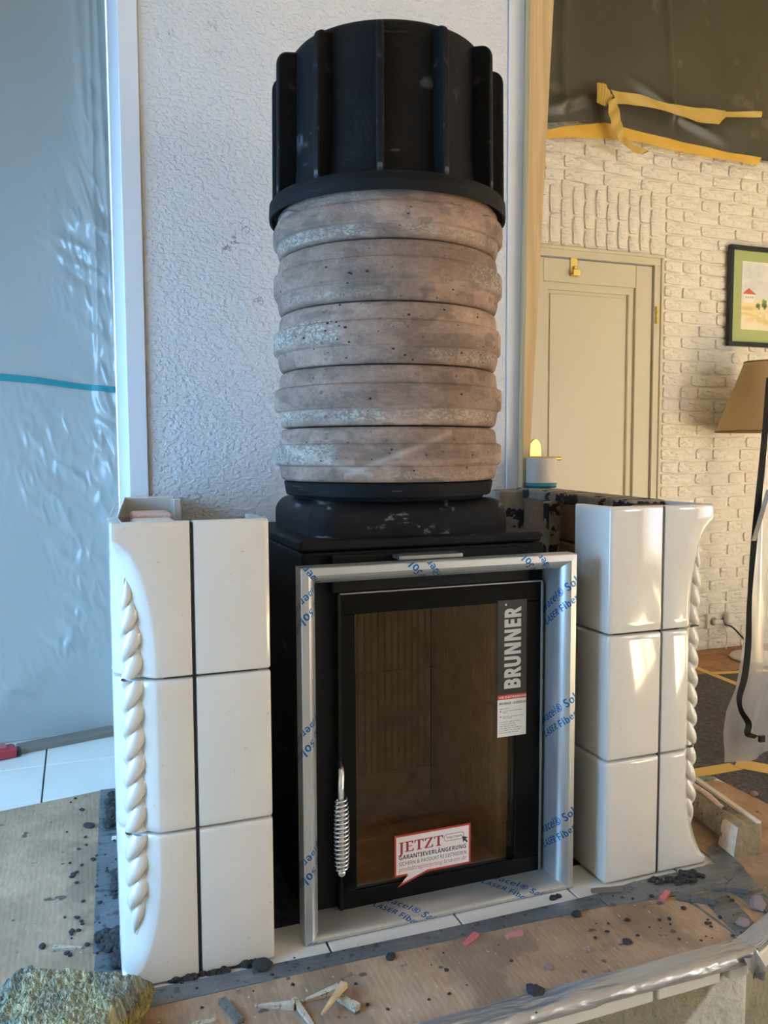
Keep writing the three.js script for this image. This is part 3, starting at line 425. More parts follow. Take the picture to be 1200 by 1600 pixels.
// duct tape
const ductLabel = (s) => ['duct_tape', s, 'tape', 'grey duct tape on the hearth'];
function duct(pts, s) { const [n, l, c, gr] = ductLabel(s); return solid(n, slab(pts, CT, TT), M.tape, l, c, gr); }
duct([[0.05, -1.245], [0.05, -1.29], [0.38, -1.278], [0.63, -1.272], [0.90, -1.272], [0.90, -1.232], [0.5, -1.240]], 'grey duct tape along the tile edge in front of the steel frame');
duct([[0.902, -1.272], [1.0, -1.285], [1.20, -1.285], [1.225, -1.34], [1.275, -1.36], [1.245, -1.25], [1.14, -1.205], [0.902, -1.228]], 'wide grey duct tape around the pillar foot by the broken cornice tile');
duct([[1.085, -1.204], [1.145, -1.204], [1.10, -1.04], [1.05, -1.042]], 'grey duct tape strip ending at the hearth corner');
duct([[1.15, -1.206], [1.24, -1.25], [1.20, -1.128], [1.155, -1.10]], 'grey duct tape strip beside the pink stone lumps');
duct([[0.03, -2.13], [0.078, -2.125], [0.045, -1.42], [0.0, -1.42]], 'grey duct tape between the stained cardboard and the tile pillar');
duct([[0.005, -1.412], [0.05, -1.412], [0.05, -1.31], [-0.005, -1.31]], 'short grey duct tape by the mortar heap and the sponge');
duct([[1.22, -1.655], [1.52, -1.658], [1.52, -1.63], [1.22, -1.622]], 'pale grey tape along the back edge of the cardboard');
{ // silver tape folded over the front edge, crumpled
  const g = grid(220, 14, (u, v) => {
    const x = -0.45 + u * 1.505, w = 0.0022 * n3(x * 26, v * 3.5, 2, 5) + 0.0016 * n3(x * 70, v * 9, 3, 8);
    const s = v * 0.075, back = 0.030 + 0.008 * n3(x * 3, 1, 1, 2), dn = 0.022 + 0.006 * n3(x * 5, 2, 7, 4);
    if (s < 0.036) { const t = s / 0.036; return [x, TT + 0.0012 + w * 0.7 * (0.4 + t) + 0.001, -1.032 - back * (1 - t) + 0.006 * t]; }
    const t = (s - 0.036) / 0.039; return [x, TT + 0.001 - dn * t * 1.0 + w * 0.4, -1.0262 + 0.005 * Math.sin(t * Math.PI) + Math.abs(w) * 1.6];
  });
  const p = g.attributes.position; for (let i = 0; i < p.count; i++) g.attributes.uv.setXY(i, p.getX(i), p.getZ(i) + p.getY(i));
  const m = mat({ color: new THREE.Color().setRGB(0.46, 0.46, 0.45), roughness: 0.3, metalness: 0.65, side: THREE.DoubleSide, bumpMap: rep(T.tapeBump, 4), bumpScale: 0.004 });
  solid('duct_tape', g, m, 'crumpled silver duct tape folded over the front hearth edge', 'tape', 'grey duct tape on the hearth');
  const d = grid(90, 12, (u, v) => { const t = u, bx = 1.055 + t * 0.48, bz = -1.036 - t * 0.178, w = 0.002 * n3(u * 22, v * 4, 4, 6), s = v; const nx = 0.348, nz = 0.937; if (s < 0.5) { const q = (0.5 - s) * 0.07 - 0.006; return [bx - nx * q, TT + 0.002 + w, bz - nz * q]; } return [bx + nx * (0.008 + Math.abs(w)), TT + 0.001 - (s - 0.5) * 0.045, bz + nz * (0.008 + Math.abs(w))]; });
  solid('duct_tape', d, m, 'silver duct tape folded over the slanted hearth edge', 'tape', 'grey duct tape on the hearth');
  const tail = [[1162, 1497, 1185, 1487], [1168, 1515, 1196, 1510], [1176, 1530, 1190, 1530], [1185, 1519, 1194, 1519]].map(([a, b, c, e]) => [onZ(a, b, -1.014), onZ(c, e, -1.012)]);
  solid('duct_tape', grid(18, 4, (u, v) => { const n = 3, k = Math.min(2, Math.floor(u * n)), t = u * n - k, q = tail[k][0].clone().lerp(tail[k + 1][0], t).lerp(tail[k][1].clone().lerp(tail[k + 1][1], t), v); return [q.x, q.y, q.z + 0.006 * Math.sin(v * 5 + u * 4)]; }), m, 'loose silver duct tape flap hanging at the hearth corner', 'tape', 'grey duct tape on the hearth');
}

// ------------------------------------------------------------------ tile pillars
const FZ = -1.30;                              // front plane of the tiles
const cutAt = (y) => { const m = 0.058; if (y > 0.912 || y < 0.214) return 0.003; if (y > 0.71) return Math.max(0.003, m * Math.sqrt(1 - ((y - 0.71) / 0.202) ** 2)); if (y < 0.40) return Math.max(0.003, m * Math.sqrt(1 - ((0.40 - y) / 0.186) ** 2)); return m; };
function cornerTile(x0, dir, width, ret, y0, y1, cut) {   // L-shaped tile: front from the corner at x0 towards dir, return going back
  const th = 0.017, rows = [], H = y1 - y0, nr = 30;
  const ys = [[0, 0.0035], [0.001, 0.0012], [0.0035, 0]]; for (let k = 1; k < nr; k++) ys.push([0.0035 + (H - 0.007) * k / nr, 0]); ys.push([H - 0.0035, 0], [H - 0.001, 0.0012], [H, 0.0035]);
  for (const [dy, ins] of ys) {
    const y = y0 + dy, c = cut ? cutAt(y) : 0.004;
    const o = [[width, 0.005], [width - 0.0012, 0.0012], [width - 0.005, 0], [c + 0.007, 0], [c + 0.002, 0.0009], [c * 0.75 + 0.0005, c * 0.25 + 0.0005], [c / 2 + 0.0002, c / 2 + 0.0002], [c * 0.25 + 0.0005, c * 0.75 + 0.0005], [0.0009, c + 0.002], [0, c + 0.007], [0, ret - 0.004], [0.0012, ret]];
    const inn = [[width, th], [width - 0.0012, th], [width - 0.005, th], [Math.max(c + 0.013, th + 0.004), th], [Math.max(c + 0.012, th + 0.002), th + 0.0005], [c * 0.75 + 0.013, c * 0.25 + 0.013], [c / 2 + 0.0125, c / 2 + 0.0125], [c * 0.25 + 0.013, c * 0.75 + 0.013], [th + 0.0005, Math.max(c + 0.012, th + 0.002)], [th, Math.max(c + 0.013, th + 0.004)], [th, ret - 0.004], [th, ret]];
    const mv = (q, k) => { const f = k < 5 ? [0, 1] : k < 8 ? [0.707, 0.707] : [1, 0]; return [q[0] + f[0] * ins, q[1] + f[1] * ins]; };
    const ring = [...o.map(mv), ...inn.slice().reverse()]; rows.push(ring.map(([u, w]) => [x0 + dir * u, y, FZ - w]));
  }
  const n = rows[0].length, P = [], I = []; rows.forEach((r) => r.forEach((q) => P.push(...q)));
  const tri = (a, b, c) => (dir > 0 ? I.push(a, b, c) : I.push(a, c, b));
  for (let j = 0; j + 1 < rows.length; j++) for (let k = 0; k < n; k++) { const a = j * n + k, b = j * n + (k + 1) % n; tri(a, a + n, b); tri(b, a + n, b + n); }
  const half = n / 2, top = (rows.length - 1) * n;
  for (let k = 0; k + 1 < half; k++) { const a = k, b = k + 1, c = n - 2 - k, d = n - 1 - k; tri(a, b, c); tri(a, c, d); tri(top + a, top + c, top + b); tri(top + a, top + d, top + c); }
  const g = new THREE.BufferGeometry(); g.setAttribute('position', new THREE.Float32BufferAttribute(P, 3)); g.setIndex(I);
  return toCreasedNormals(metreUV(g), 0.75);
}
function ropeGeo(x0, dir, y0, y1) {            // twisted cord lying on the slanted corner
  const r0 = (y) => 0.0195 * Math.pow(clamp((0.862 - y) / 0.09), 0.6) * Math.pow(clamp((y - 0.275) / 0.07), 0.6);
  const ny = Math.round((y1 - y0) / 0.0022), nt = 26;
  return grid(nt, ny, (u, v) => {
    const y = y0 + v * (y1 - y0), c = cutAt(y), th = (u - 0.5) * 2 * 1.9, ph = y / 0.0405 - th / Math.PI;
    const f = ph - Math.floor(ph), lobe = Math.pow(Math.sin(Math.PI * Math.pow(f, 0.72)), 0.62), r = Math.max(0.0006, r0(y)) * (0.52 + 0.52 * lobe);
    const nrm = r * Math.cos(th), tan = r * Math.sin(th);     // outward and across, seen from the corner
    const cx = c / 2 + 0.002, cw = c / 2 + 0.002, q = Math.SQRT1_2;
    return [x0 + dir * (cx - nrm * q + tan * q), y, FZ - (cw - nrm * q - tan * q)];
  });
}
const ROWS = [[0.203, 0.4455], [0.4495, 0.6945], [0.6985, 0.944]];
function pillar(name, label, ropeX, ropeDir, plainX, plainDir, wRope, wPlain) {
  const t = thing(name, label, 'tile pillar', 'tile pillars flanking the stove');
  for (const [a, b] of ROWS) {
    const rt = part('corner_tile', cornerTile(ropeX, ropeDir, wRope, 0.118, a, b, true), M.glaze, t); rt.userData.label = 'white glazed corner tile with twisted rope relief';
    const lo = Math.max(a + 0.0005, 0.276), hi = Math.min(b - 0.0005, 0.861);
    const g = ropeGeo(ropeX, ropeDir, lo, hi); if (ropeDir < 0) { const ix = g.index.array; for (let i = 0; i < ix.length; i += 3) { const s = ix[i]; ix[i] = ix[i + 1]; ix[i + 1] = s; } g.computeVertexNormals(); }
    part('rope_relief', g, M.glaze, rt);
    part('flat_tile', cornerTile(plainX, plainDir, wPlain, 0.118, a, b, false), M.glaze, t);
  }
  return t;
}
const lp = pillar('tile_pillar', 'white glazed tile pillar with rope relief, standing beside the milky plastic sheet', 0.043, 1, 0.288, -1, 0.119, 0.122);
part('joint_strip', plain(0.1622, 0.1658, 0.203, 0.942, -1.316, -1.3025), M.black, lp);
part('mortar_core', mergeGeometries([plain(0.118, 0.267, 0.2, 0.940, -1.312, -1.3195), plain(0.269, 0.2705, 0.2, 0.93, -1.32, -1.41), plain(0.10, 0.268, 0.2, 0.55, -1.3195, -1.40)]), M.mortar, lp);
{ // its side running back to the wall, slightly askew
  const dx = 0.047 / 0.68, cols = 3, len = 0.68 / cols;
  for (let k = 0; k < cols; k++) for (const [a, b] of ROWS) { const o = part('side_tile', rbox(0.017, b - a, len - 0.004, 0.003), M.glaze, lp); const z = -1.42 - (k + 0.5) * len; o.position.set(0.0515 + (-1.42 - z) * dx, (a + b) / 2, z); o.rotation.y = -Math.atan(dx); }
  for (const [a, b] of ROWS) part('back_tile', rbox(0.118, b - a, 0.02, 0.004, 0.162, (a + b) / 2, -2.078), M.glaze, lp);
  part('back_edge', rbox(0.018, 0.74, 0.06, 0.003, 0.222, 0.57, -2.04), M.glaze, lp);
  part('infill_brick', rbox(0.075, 0.732, 0.11, 0.006, 0.135, 0.566, -1.70), M.brickPink, lp);
  part('infill_brick', rbox(0.07, 0.735, 0.07, 0.006, 0.120, 0.568, -1.47), mat({ map: rep(T.glaze, 2), roughness: 0.9 }), lp);
  part('infill_mortar', rbox(0.10, 0.70, 0.12, 0.01, 0.14, 0.552, -1.94), M.brickBrown, lp);
}
const rp = pillar('tile_pillar', 'white glazed tile pillar with rope relief, standing beside the broken cornice tile', 1.192, -1, 0.943, 1, 0.121, 0.124);
part('joint_strip', plain(1.0672, 1.0708, 0.203, 0.942, -1.316, -1.3025), M.black, rp);
part('mortar_core', mergeGeometries([plain(0.964, 1.118, 0.2, 0.940, -1.312, -1.3195), plain(0.9605, 0.962, 0.2, 0.93, -1.32, -1.41), plain(0.963, 1.12, 0.2, 0.55, -1.3195, -1.40)]), M.mortar, rp);
{
  const A = new THREE.Vector2(1.192, -1.42), B = new THREE.Vector2(1.29, -2.09), L = A.distanceTo(B), ang = Math.atan2(B.x - A.x, -(B.y - A.y)), cols = 3, len = L / cols;
  for (let k = 0; k < cols; k++) for (const [a, b] of ROWS) { const o = part('side_tile', rbox(0.017, b - a, len - 0.004, 0.003), M.glaze, rp); const t = (k + 0.5) / cols; o.position.set(A.x + (B.x - A.x) * t - 0.0085, (a + b) / 2, A.y + (B.y - A.y) * t); o.rotation.y = -ang; }
  const cap = part('mortar_cap', rbox(0.085, 0.03, L - 0.02, 0.008), M.biscuit, rp); cap.position.set((A.x + B.x) / 2 - 0.062, 0.932, (A.y + B.y) / 2); cap.rotation.y = -ang; cap.userData.label = 'mortar stained top edge of the pillar side';
  for (let r = 0; r < 6; r++) for (let k = 0; k < 3; k++) { const o = part('infill_brick', rbox(0.075, 0.112, 0.215, 0.006), M.brickBrown, rp); const t = (k + 0.5) / 3; o.position.set(A.x + (B.x - A.x) * t - 0.062, 0.262 + r * 0.116 + 0.04, A.y + (B.y - A.y) * t + (r % 2 ? 0.0 : 0.0)); o.rotation.y = -ang; }
  const bt = part('back_return', rbox(0.10, 0.735, 0.05, 0.008), M.biscuit, rp); bt.position.set(1.15, 0.575, -2.055);
  part('inner_post', rbox(0.035, 0.72, 0.03, 0.006, 1.115, 0.565, -1.78), M.biscuit, rp);
}
seat(lp, 0.165, 0.2, -1.36); seat(rp, 1.068, 0.2, -1.36);

// ------------------------------------------------------------------ stove insert
const SX0 = 0.366, SX1 = 0.849, SZ0 = -1.402, SZ1 = -1.83;
function roundedBlock(x0, x1, z0, z1, y0, y1, rv, rt) {     // block with rounded upright corners and a rounded top
  const w = x1 - x0, d = z1 - z0, cx = (x0 + x1) / 2, cz = (z0 + z1) / 2, prof = [[0, 0], [0.3, 0], [0.6, 0]].map(([t]) => [y0 + (y1 - rt - y0) * t, 0]);
  for (let k = 0; k <= 8; k++) { const a = k / 8 * Math.PI / 2; prof.push([y1 - rt + rt * Math.sin(a), rt * (1 - Math.cos(a))]); }
  const ns = 8, P = [], I = []; let n = 0;
  for (const [y, ins] of prof) { const r = Math.max(rv - ins, 0.004), hx = w / 2 - ins, hz = d / 2 - ins; n = 0; for (let q = 0; q < 4; q++) for (let k = 0; k <= ns; k++) { const a = (q + k / ns) * Math.PI / 2, sx = q === 0 || q === 3 ? 1 : -1, sz = q < 2 ? 1 : -1; P.push(cx + sx * (hx - r) + r * Math.cos(a), y, cz + sz * (hz - r) + r * Math.sin(a)); n++; } }
  for (let j = 0; j + 1 < prof.length; j++) for (let k = 0; k < n; k++) { const a = j * n + k, b = j * n + (k + 1) % n; I.push(a, a + n, b, b, a + n, b + n); }
  const c0 = P.length / 3; P.push(cx, y1, cz); const t0 = (prof.length - 1) * n; for (let k = 0; k < n; k++) I.push(t0 + k, c0, t0 + (k + 1) % n);
  const g = new THREE.BufferGeometry(); g.setAttribute('position', new THREE.Float32BufferAttribute(P, 3)); g.setIndex(I); g.computeVertexNormals();
  const uv = []; for (let i = 0; i < P.length; i += 3) uv.push((P[i] - x0) / w * 1.0 + (P[i + 2] - z0) * 0.6, (P[i + 1] - y0) / (y1 - y0)); g.setAttribute('uv', new THREE.Float32BufferAttribute(uv, 2)); return g;
}
const stove = thing('stove_insert', 'black cast iron stove insert with glass door set between white tile pillars', 'stove');
{
  part('side_panel', span(SX0, SX0 + 0.01, 0.2, 0.872, SZ1, SZ0, 0.004), M.iron, stove);
  part('side_panel', span(SX1 - 0.01, SX1, 0.2, 0.872, SZ1, SZ0, 0.004), M.iron, stove);
  part('back_panel', span(SX0 + 0.01, SX1 - 0.01, 0.2, 0.872, SZ1, SZ1 + 0.012, 0.002), M.iron, stove);
  part('bottom_panel', span(SX0 + 0.01, SX1 - 0.01, 0.2, 0.212, SZ1 + 0.012, SZ0, 0.002), M.iron, stove);
  part('front_panel', mergeGeometries([span(SX0, 0.434, 0.2, 0.80, SZ0, SZ0 + 0.008, 0.002), span(0.838, SX1 + 0.006, 0.2, 0.80, SZ0, SZ0 + 0.008, 0.002), span(SX0, SX1 + 0.006, 0.796, 0.872, SZ0 - 0.004, SZ0 + 0.008, 0.003)]), M.blackPaint, stove);
  part('hood_strip', span(0.415, 0.815, 0.80, 0.868, SZ0 + 0.008, SZ0 + 0.024, 0.004), M.iron, stove);
  part('hood_flap', span(0.53, 0.655, 0.858, 0.866, SZ0 + 0.02, SZ0 + 0.06, 0.002), M.steelEdge, stove);
  const tp = part('top_plate', span(SX0 - 0.004, SX1 + 0.004, 0.8735, 0.893, SZ1 - 0.006, SZ0 + 0.006, 0.006), M.iron, stove); tp.userData.label = 'flat black top plate';
  const dm = part('dome', roundedBlock(0.400, 0.812, -1.795, -1.425, 0.893, 0.9575, 0.055, 0.034), M.ironSmear, stove); dm.userData.label = 'rounded black iron dome with pale plaster smears';
  // firebrick lining with upright grooves
  const lining = (w, h) => { const s = new THREE.Shape(), pitch = 0.0165, n = Math.round(w / pitch), gw = 0.0042; s.moveTo(0, 0); for (let k = 0; k < n; k++) { const a = k * w / n, b = (k + 1) * w / n; s.lineTo(a + gw / 2, 0.022); s.lineTo(b - gw / 2, 0.022); s.lineTo(b, 0.014); } s.lineTo(w, 0); s.closePath(); return metreUV(new THREE.ExtrudeGeometry(s, { depth: h, bevelEnabled: false }).rotateX(-Math.PI / 2).scale(1, 1, -1)); };
  const put = (w, y0, y1, x, z, ry) => { const g = lining(w, y1 - y0 - 0.004); const ix = g.attributes.position; // scale(-1) turned the winding: restore it
    for (let i = 0; i < ix.count; i += 3) { for (const at of ['position', 'uv', 'normal']) { const A = g.attributes[at], n = A.itemSize; for (let c = 0; c < n; c++) { const s = A.array[(i + 1) * n + c]; A.array[(i + 1) * n + c] = A.array[(i + 2) * n + c]; A.array[(i + 2) * n + c] = s; } } } g.computeVertexNormals();
    const o = part('firebrick', g, M.fire, stove); o.position.set(x, y0, z); o.rotation.y = ry; };
  for (const [a, b] of [[0.303, 0.545], [0.545, 0.80]]) { put(0.318, a, b, 0.453, -1.772, 0); put(0.33, a, b, 0.793, -1.75, -Math.PI / 2); put(0.33, a, b, 0.431, -1.42, Math.PI / 2); }
  const fb = (g) => part('firebrick', g, M.fire, stove);
  fb(span(0.453, 0.771, 0.214, 0.302, -1.772, -1.75, 0.003)); fb(span(0.771, 0.793, 0.214, 0.302, -1.75, -1.42, 0.003)); fb(span(0.431, 0.453, 0.214, 0.302, -1.75, -1.42, 0.003));
  for (const [x0, x1] of [[0.4535, 0.611], [0.6125, 0.7705]]) for (const [z0, z1] of [[-1.749, -1.586], [-1.584, -1.42]]) fb(span(x0, x1, 0.2125, 0.232, z0, z1, 0.003));
  fb(span(0.431, 0.793, 0.80, 0.82, -1.772, -1.42, 0.003));
  // door
  const door = new THREE.Group(); door.name = 'door'; stove.add(door); door.userData.label = 'black framed glass stove door';
  const dz0 = -1.394, dz1 = -1.378, D = [0.430, 0.843, 0.205, 0.798], G = [0.459, 0.787, 0.246, 0.760];
  part('door_rim', mergeGeometries([span(D[0], D[1], G[3], D[3], dz0, dz1, 0.002), span(D[0], D[1], D[2], G[2], dz0, dz1, 0.002), span(D[0], G[0], G[2], G[3], dz0, dz1, 0.002), span(G[1], D[1], G[2], G[3], dz0, dz1, 0.002)]), M.blackGlass, door);
  part('glass_pane', plain(G[0], G[1], G[2], G[3], dz1 - 0.006, dz1 - 0.003), M.glass, door);
  part('edge_trim', span(D[1] - 0.002, D[1] + 0.003, D[2], D[3], dz0, dz1 + 0.002, 0.001), M.steelEdge, door);
  part('edge_trim', span(D[0] - 0.005, D[0] + 0.001, D[2], D[3], dz0, dz1 + 0.002, 0.001), M.blackPaint, door);
  part('edge_trim', span(D[0], D[1], D[3] - 0.001, D[3] + 0.002, dz0, dz1 + 0.001, 0.001), M.steelEdge, door);
  // coil handle
  const hx = 0.418, hz = -1.342, arm = new THREE.CatmullRomCurve3([new THREE.Vector3(0.424, 0.492, -1.40), new THREE.Vector3(0.424, 0.492, -1.375), new THREE.Vector3(0.4215, 0.484, -1.352), new THREE.Vector3(hx, 0.462, hz), new THREE.Vector3(hx, 0.44, hz), new THREE.Vector3(hx, 0.307, hz)]);
  const hd = part('handle', mergeGeometries([new THREE.TubeGeometry(arm, 60, 0.0058, 12), new THREE.SphereGeometry(0.0075, 14, 10).translate(hx, 0.306, hz)].map((g) => metreUV(g))), M.chrome, door); hd.userData.label = 'chrome handle wound with a wire coil';
  const tn = 17, coil = []; for (let k = 0; k <= tn * 16; k++) { const a = k / 16 * Math.PI * 2, v = k / (tn * 16), r = 0.0128 * Math.pow(Math.sin(Math.PI * clamp(0.04 + v * 0.93)), 0.16); coil.push(new THREE.Vector3(hx + r * Math.cos(a), 0.441 - v * 0.132, hz + r * Math.sin(a))); }
  part('handle_coil', new THREE.TubeGeometry(new THREE.CatmullRomCurve3(coil), tn * 32, 0.0021, 7), M.chrome, door);
  // brand sticker
  const bt = canvasTex(260, 1060, (c, w, h) => {
    c.fillStyle = '#1c1c1c'; c.fillRect(0, 0, w, h * 0.69); c.fillStyle = '#c0302c'; c.fillRect(0, h * 0.69, w, h * 0.035); c.fillStyle = '#e9e6df'; c.fillRect(0, h * 0.725, w, h * 0.275);
    c.save(); c.translate(w * 0.78, h * 0.655); c.rotate(-Math.PI / 2); c.font = 'bold 200px sans-serif'; const tw = c.measureText('BRUNNER').width; c.scale(h * 0.60 / tw, 0.98); c.fillStyle = '#c9c8c4'; c.strokeStyle = '#c9c8c4'; c.lineWidth = 10; c.fillText('BRUNNER', 0, 0); c.strokeText('BRUNNER', 0, 0); c.restore();
    c.fillStyle = '#d5d4d0'; c.beginPath(); c.arc(w * 0.27, h * 0.032, 9, 0, 7); c.fill();
    c.fillStyle = '#f3dedb'; c.font = 'bold 24px sans-serif'; c.fillText('VOR INBETRIEBNAHME', 10, h * 0.717);
    c.fillStyle = '#2b2b2b'; c.font = 'bold 27px sans-serif'; c.save(); c.scale(0.86, 1); c.fillText('BRUNNER', 16, h * 0.763); c.fillText('LASERGLAS', 158, h * 0.763); c.restore();
    c.fillStyle = '#9a9690'; for (const [y, x0, x1] of [[0.79, 18, 110], [0.808, 48, 225], [0.82, 48, 90], [0.85, 48, 240], [0.862, 48, 130], [0.888, 18, 200], [0.904, 18, 160], [0.92, 18, 170], [0.936, 18, 225], [0.952, 18, 210], [0.968, 18, 190]]) { let x = x0; while (x < x1) { const l = rnd(10, 34); c.fillRect(x, h * y, Math.min(l, x1 - x), 5); x += l + 6; } }
    c.fillStyle = '#b33'; for (const y of [0.806, 0.846]) { c.beginPath(); c.arc(28, h * y + 5, 6, 0, 7); c.fill(); }
  });
  const sticker = (pts, z, tex, name, label) => { const s = new THREE.Shape(pts.map(([x, y]) => new THREE.Vector2(x, y))), g = new THREE.ExtrudeGeometry(s, { depth: 0.0006, bevelEnabled: false }).translate(0, 0, z); g.computeBoundingBox(); const b = g.boundingBox, p = g.attributes.position; for (let i = 0; i < p.count; i++) g.attributes.uv.setXY(i, (p.getX(i) - b.min.x) / (b.max.x - b.min.x), (p.getY(i) - b.min.y) / (b.max.y - b.min.y)); const o = part(name, g, mat({ map: tex, roughness: 0.4 }), door); o.userData.label = label; };
  sticker([[0.7465, 0.497], [0.8095, 0.497], [0.8095, 0.765], [0.7465, 0.765]], dz1 + 0.0004, bt, 'sticker', 'black sticker with silver lettering and white text panel');
  const q = (px, py) => { const p = onZ(px, py, dz1 + 0.0004); return [p.x, p.y]; };
  const out = [q(616, 1308), q(617, 1372), q(638, 1368), q(621, 1387), q(668, 1359), q(735, 1347), q(735, 1284)];
  const ys = out.map((p) => p[1]), xs = out.map((p) => p[0]), bx0 = Math.min(...xs), bx1 = Math.max(...xs), by0 = Math.min(...ys), by1 = Math.max(...ys), base = (q(617, 1372)[1] + q(735, 1347)[1]) / 2, topY = (q(616, 1308)[1] + q(735, 1284)[1]) / 2;
  const poly = [[bx0, topY], [bx0, base], [q(638, 1368)[0], base], [q(621, 1387)[0], by0], [q(668, 1359)[0], base], [bx1, base], [bx1, topY]];
  const jt = canvasTex(1024, Math.round(1024 * (topY - by0) / (bx1 - bx0)), (c, w, h) => {
    const S = (p) => [(p[0] - bx0) / (bx1 - bx0) * w, (1 - (p[1] - by0) / (topY - by0)) * h];
    c.fillStyle = '#b8402f'; c.fillRect(0, 0, w, h); c.fillStyle = '#f1e6e2'; c.beginPath(); const b = S([0, base])[1];
    c.moveTo(24, 24); c.lineTo(w - 24, 24); c.lineTo(w - 24, b - 22); c.lineTo(S(poly[4])[0] - 8, b - 22); c.lineTo(S(poly[3])[0] + 60, h - 46); c.lineTo(S(poly[2])[0] - 8, b - 22); c.lineTo(24, b - 22); c.closePath(); c.fill();
    c.fillStyle = '#a5333a'; c.save(); c.translate(58, 0.30 * b + 66); c.font = 'bold 178px serif'; let tw = c.measureText('JETZT').width; c.scale(590 / tw, 1); c.fillText('JETZT', 0, 0); c.restore();
    c.strokeStyle = '#3a3a3a'; c.lineWidth = 5; c.beginPath(); c.roundRect(660, 96, 270, 84, 40); c.stroke(); c.fillStyle = '#555'; c.font = '42px sans-serif'; c.fillText('http://www', 694, 152);
    c.fillStyle = '#333'; c.beginPath(); c.moveTo(905, 150); c.lineTo(985, 178); c.lineTo(955, 196); c.lineTo(985, 230); c.lineTo(968, 244); c.lineTo(940, 212); c.lineTo(922, 238); c.closePath(); c.fill();
    const line = (s, y, f, col, wd) => { c.fillStyle = col; c.font = f; c.save(); c.translate(56, y); const m = c.measureText(s).width; c.scale(wd / m, 1); c.fillText(s, 0, 0); c.restore(); };
    line('GARANTIEVERLÄNGERUNG', b * 0.60, 'bold 74px sans-serif', '#2e2a2a', 910); line('SICHERN & PRODUKT REGISTRIEREN', b * 0.745, '62px sans-serif', '#3a3434', 910); line('produktregistrierung.brunner.de', b * 0.885, 'italic 66px serif', '#c0606a', 905);
  });
  { const s = new THREE.Shape(poly.map(([x, y]) => new THREE.Vector2(x, y))), g = new THREE.ExtrudeGeometry(s, { depth: 0.0006, bevelEnabled: false }).translate(0, 0, dz1 + 0.0004), p = g.attributes.position; for (let i = 0; i < p.count; i++) g.attributes.uv.setXY(i, (p.getX(i) - bx0) / (bx1 - bx0), (p.getY(i) - by0) / (topY - by0)); part('sticker', g, mat({ map: jt, roughness: 0.5 }), door).userData.label = 'red bordered speech bubble sticker with warranty text'; }
  seat(stove, 0.607, 0.2, -1.60);
}

// steel surround with printed protective film
{
  const t = new THREE.Group(); t.name = 'door_surround'; t.userData.label = 'steel door surround covered in protective film with blue print';
  const film = canvasTex(512, 512, (c, w, h) => {       // 0.225 m along, 0.225 m across
    c.fillStyle = '#c2c4c1'; c.fillRect(0, 0, w, h); c.strokeStyle = 'rgba(150,152,150,0.35)';
    for (let k = 0; k < 60; k++) { c.beginPath(); const y = rnd(0, h); c.moveTo(rnd(0, w), y); c.lineTo(rnd(0, w), y + rnd(-2, 2)); c.stroke(); }
    c.fillStyle = '#1f66a6';
    for (const ox of [-512, 0, 512]) { c.save(); c.translate(250 + ox, 405); c.rotate(rad(54)); c.font = 'bold 50px sans-serif'; c.fillText('Novacel® Solutions', -262, -8); c.font = 'bold 42px sans-serif'; c.fillText('LASER Fiber & LASER', -222, 50); c.restore(); }
  });
  film.wrapS = film.wrapT = THREE.RepeatWrapping;
  const fm = phys({ map: film, roughness: 0.32, metalness: 0.66 });
  const O = { x0: 0.343, x1: 0.8815, y0: 0.2015, y1: 0.857 };
  const prof = [[0, -1.350], [0, -1.317], [0.0015, -1.315], [0.013, -1.3145], [0.015, -1.3155], [0.0275, -1.331], [0.0285, -1.334], [0.029, -1.392]];
  const bs = 0.45;                                       // the sill sits lower than the other sides are wide
  const corner = (d) => ({ x0: O.x0 + d, x1: O.x1 - d, y0: O.y0 + d * bs, y1: O.y1 - d });
  const side = (name, f) => {
    const P = [], UV = [], I = []; let v = 0;
    prof.forEach(([d, z], k) => { if (k) v += Math.hypot(d - prof[k - 1][0], z - prof[k - 1][1]); const [a, b] = f(corner(d)); P.push(...a, z, ...b, z); const along = (q) => (name === 'left_side' ? -q[1] : name === 'right_side' ? q[1] : name === 'top_side' ? -q[0] : q[0]); UV.push(along(a) / 0.225, v / 0.225, along(b) / 0.225, v / 0.225); });
    for (let k = 0; k + 1 < prof.length; k++) { const a = 2 * k; I.push(a, a + 1, a + 2, a + 1, a + 3, a + 2); }
    // back skin gives the sheet metal its thickness
    const n = prof.length; prof.forEach(([d, z]) => { const [a, b] = f(corner(d + (z > -1.33 ? 0.0005 : 0))); P.push(...a, z - 0.0016, ...b, z - 0.0016); UV.push(0, 0, 0, 0); });
    for (let k = 0; k + 1 < n; k++) { const a = 2 * n + 2 * k; I.push(a, a + 2, a + 1, a + 1, a + 2, a + 3); }
    const g = new THREE.BufferGeometry(); g.setAttribute('position', new THREE.Float32BufferAttribute(P, 3)); g.setAttribute('uv', new THREE.Float32BufferAttribute(UV, 2)); g.setIndex(I);
    part(name, toCreasedNormals(g, 0.5), fm, t);
  };
  side('left_side', (c) => [[c.x0, c.y1], [c.x0, c.y0]]);
  side('right_side', (c) => [[c.x1, c.y0], [c.x1, c.y1]]);
  side('top_side', (c) => [[c.x1, c.y1], [c.x0, c.y1]]);
  side('sill', (c) => [[c.x0, c.y0], [c.x1, c.y0]]);
  t.position.set(-stove.position.x, -stove.position.y, -stove.position.z); stove.add(t);
}

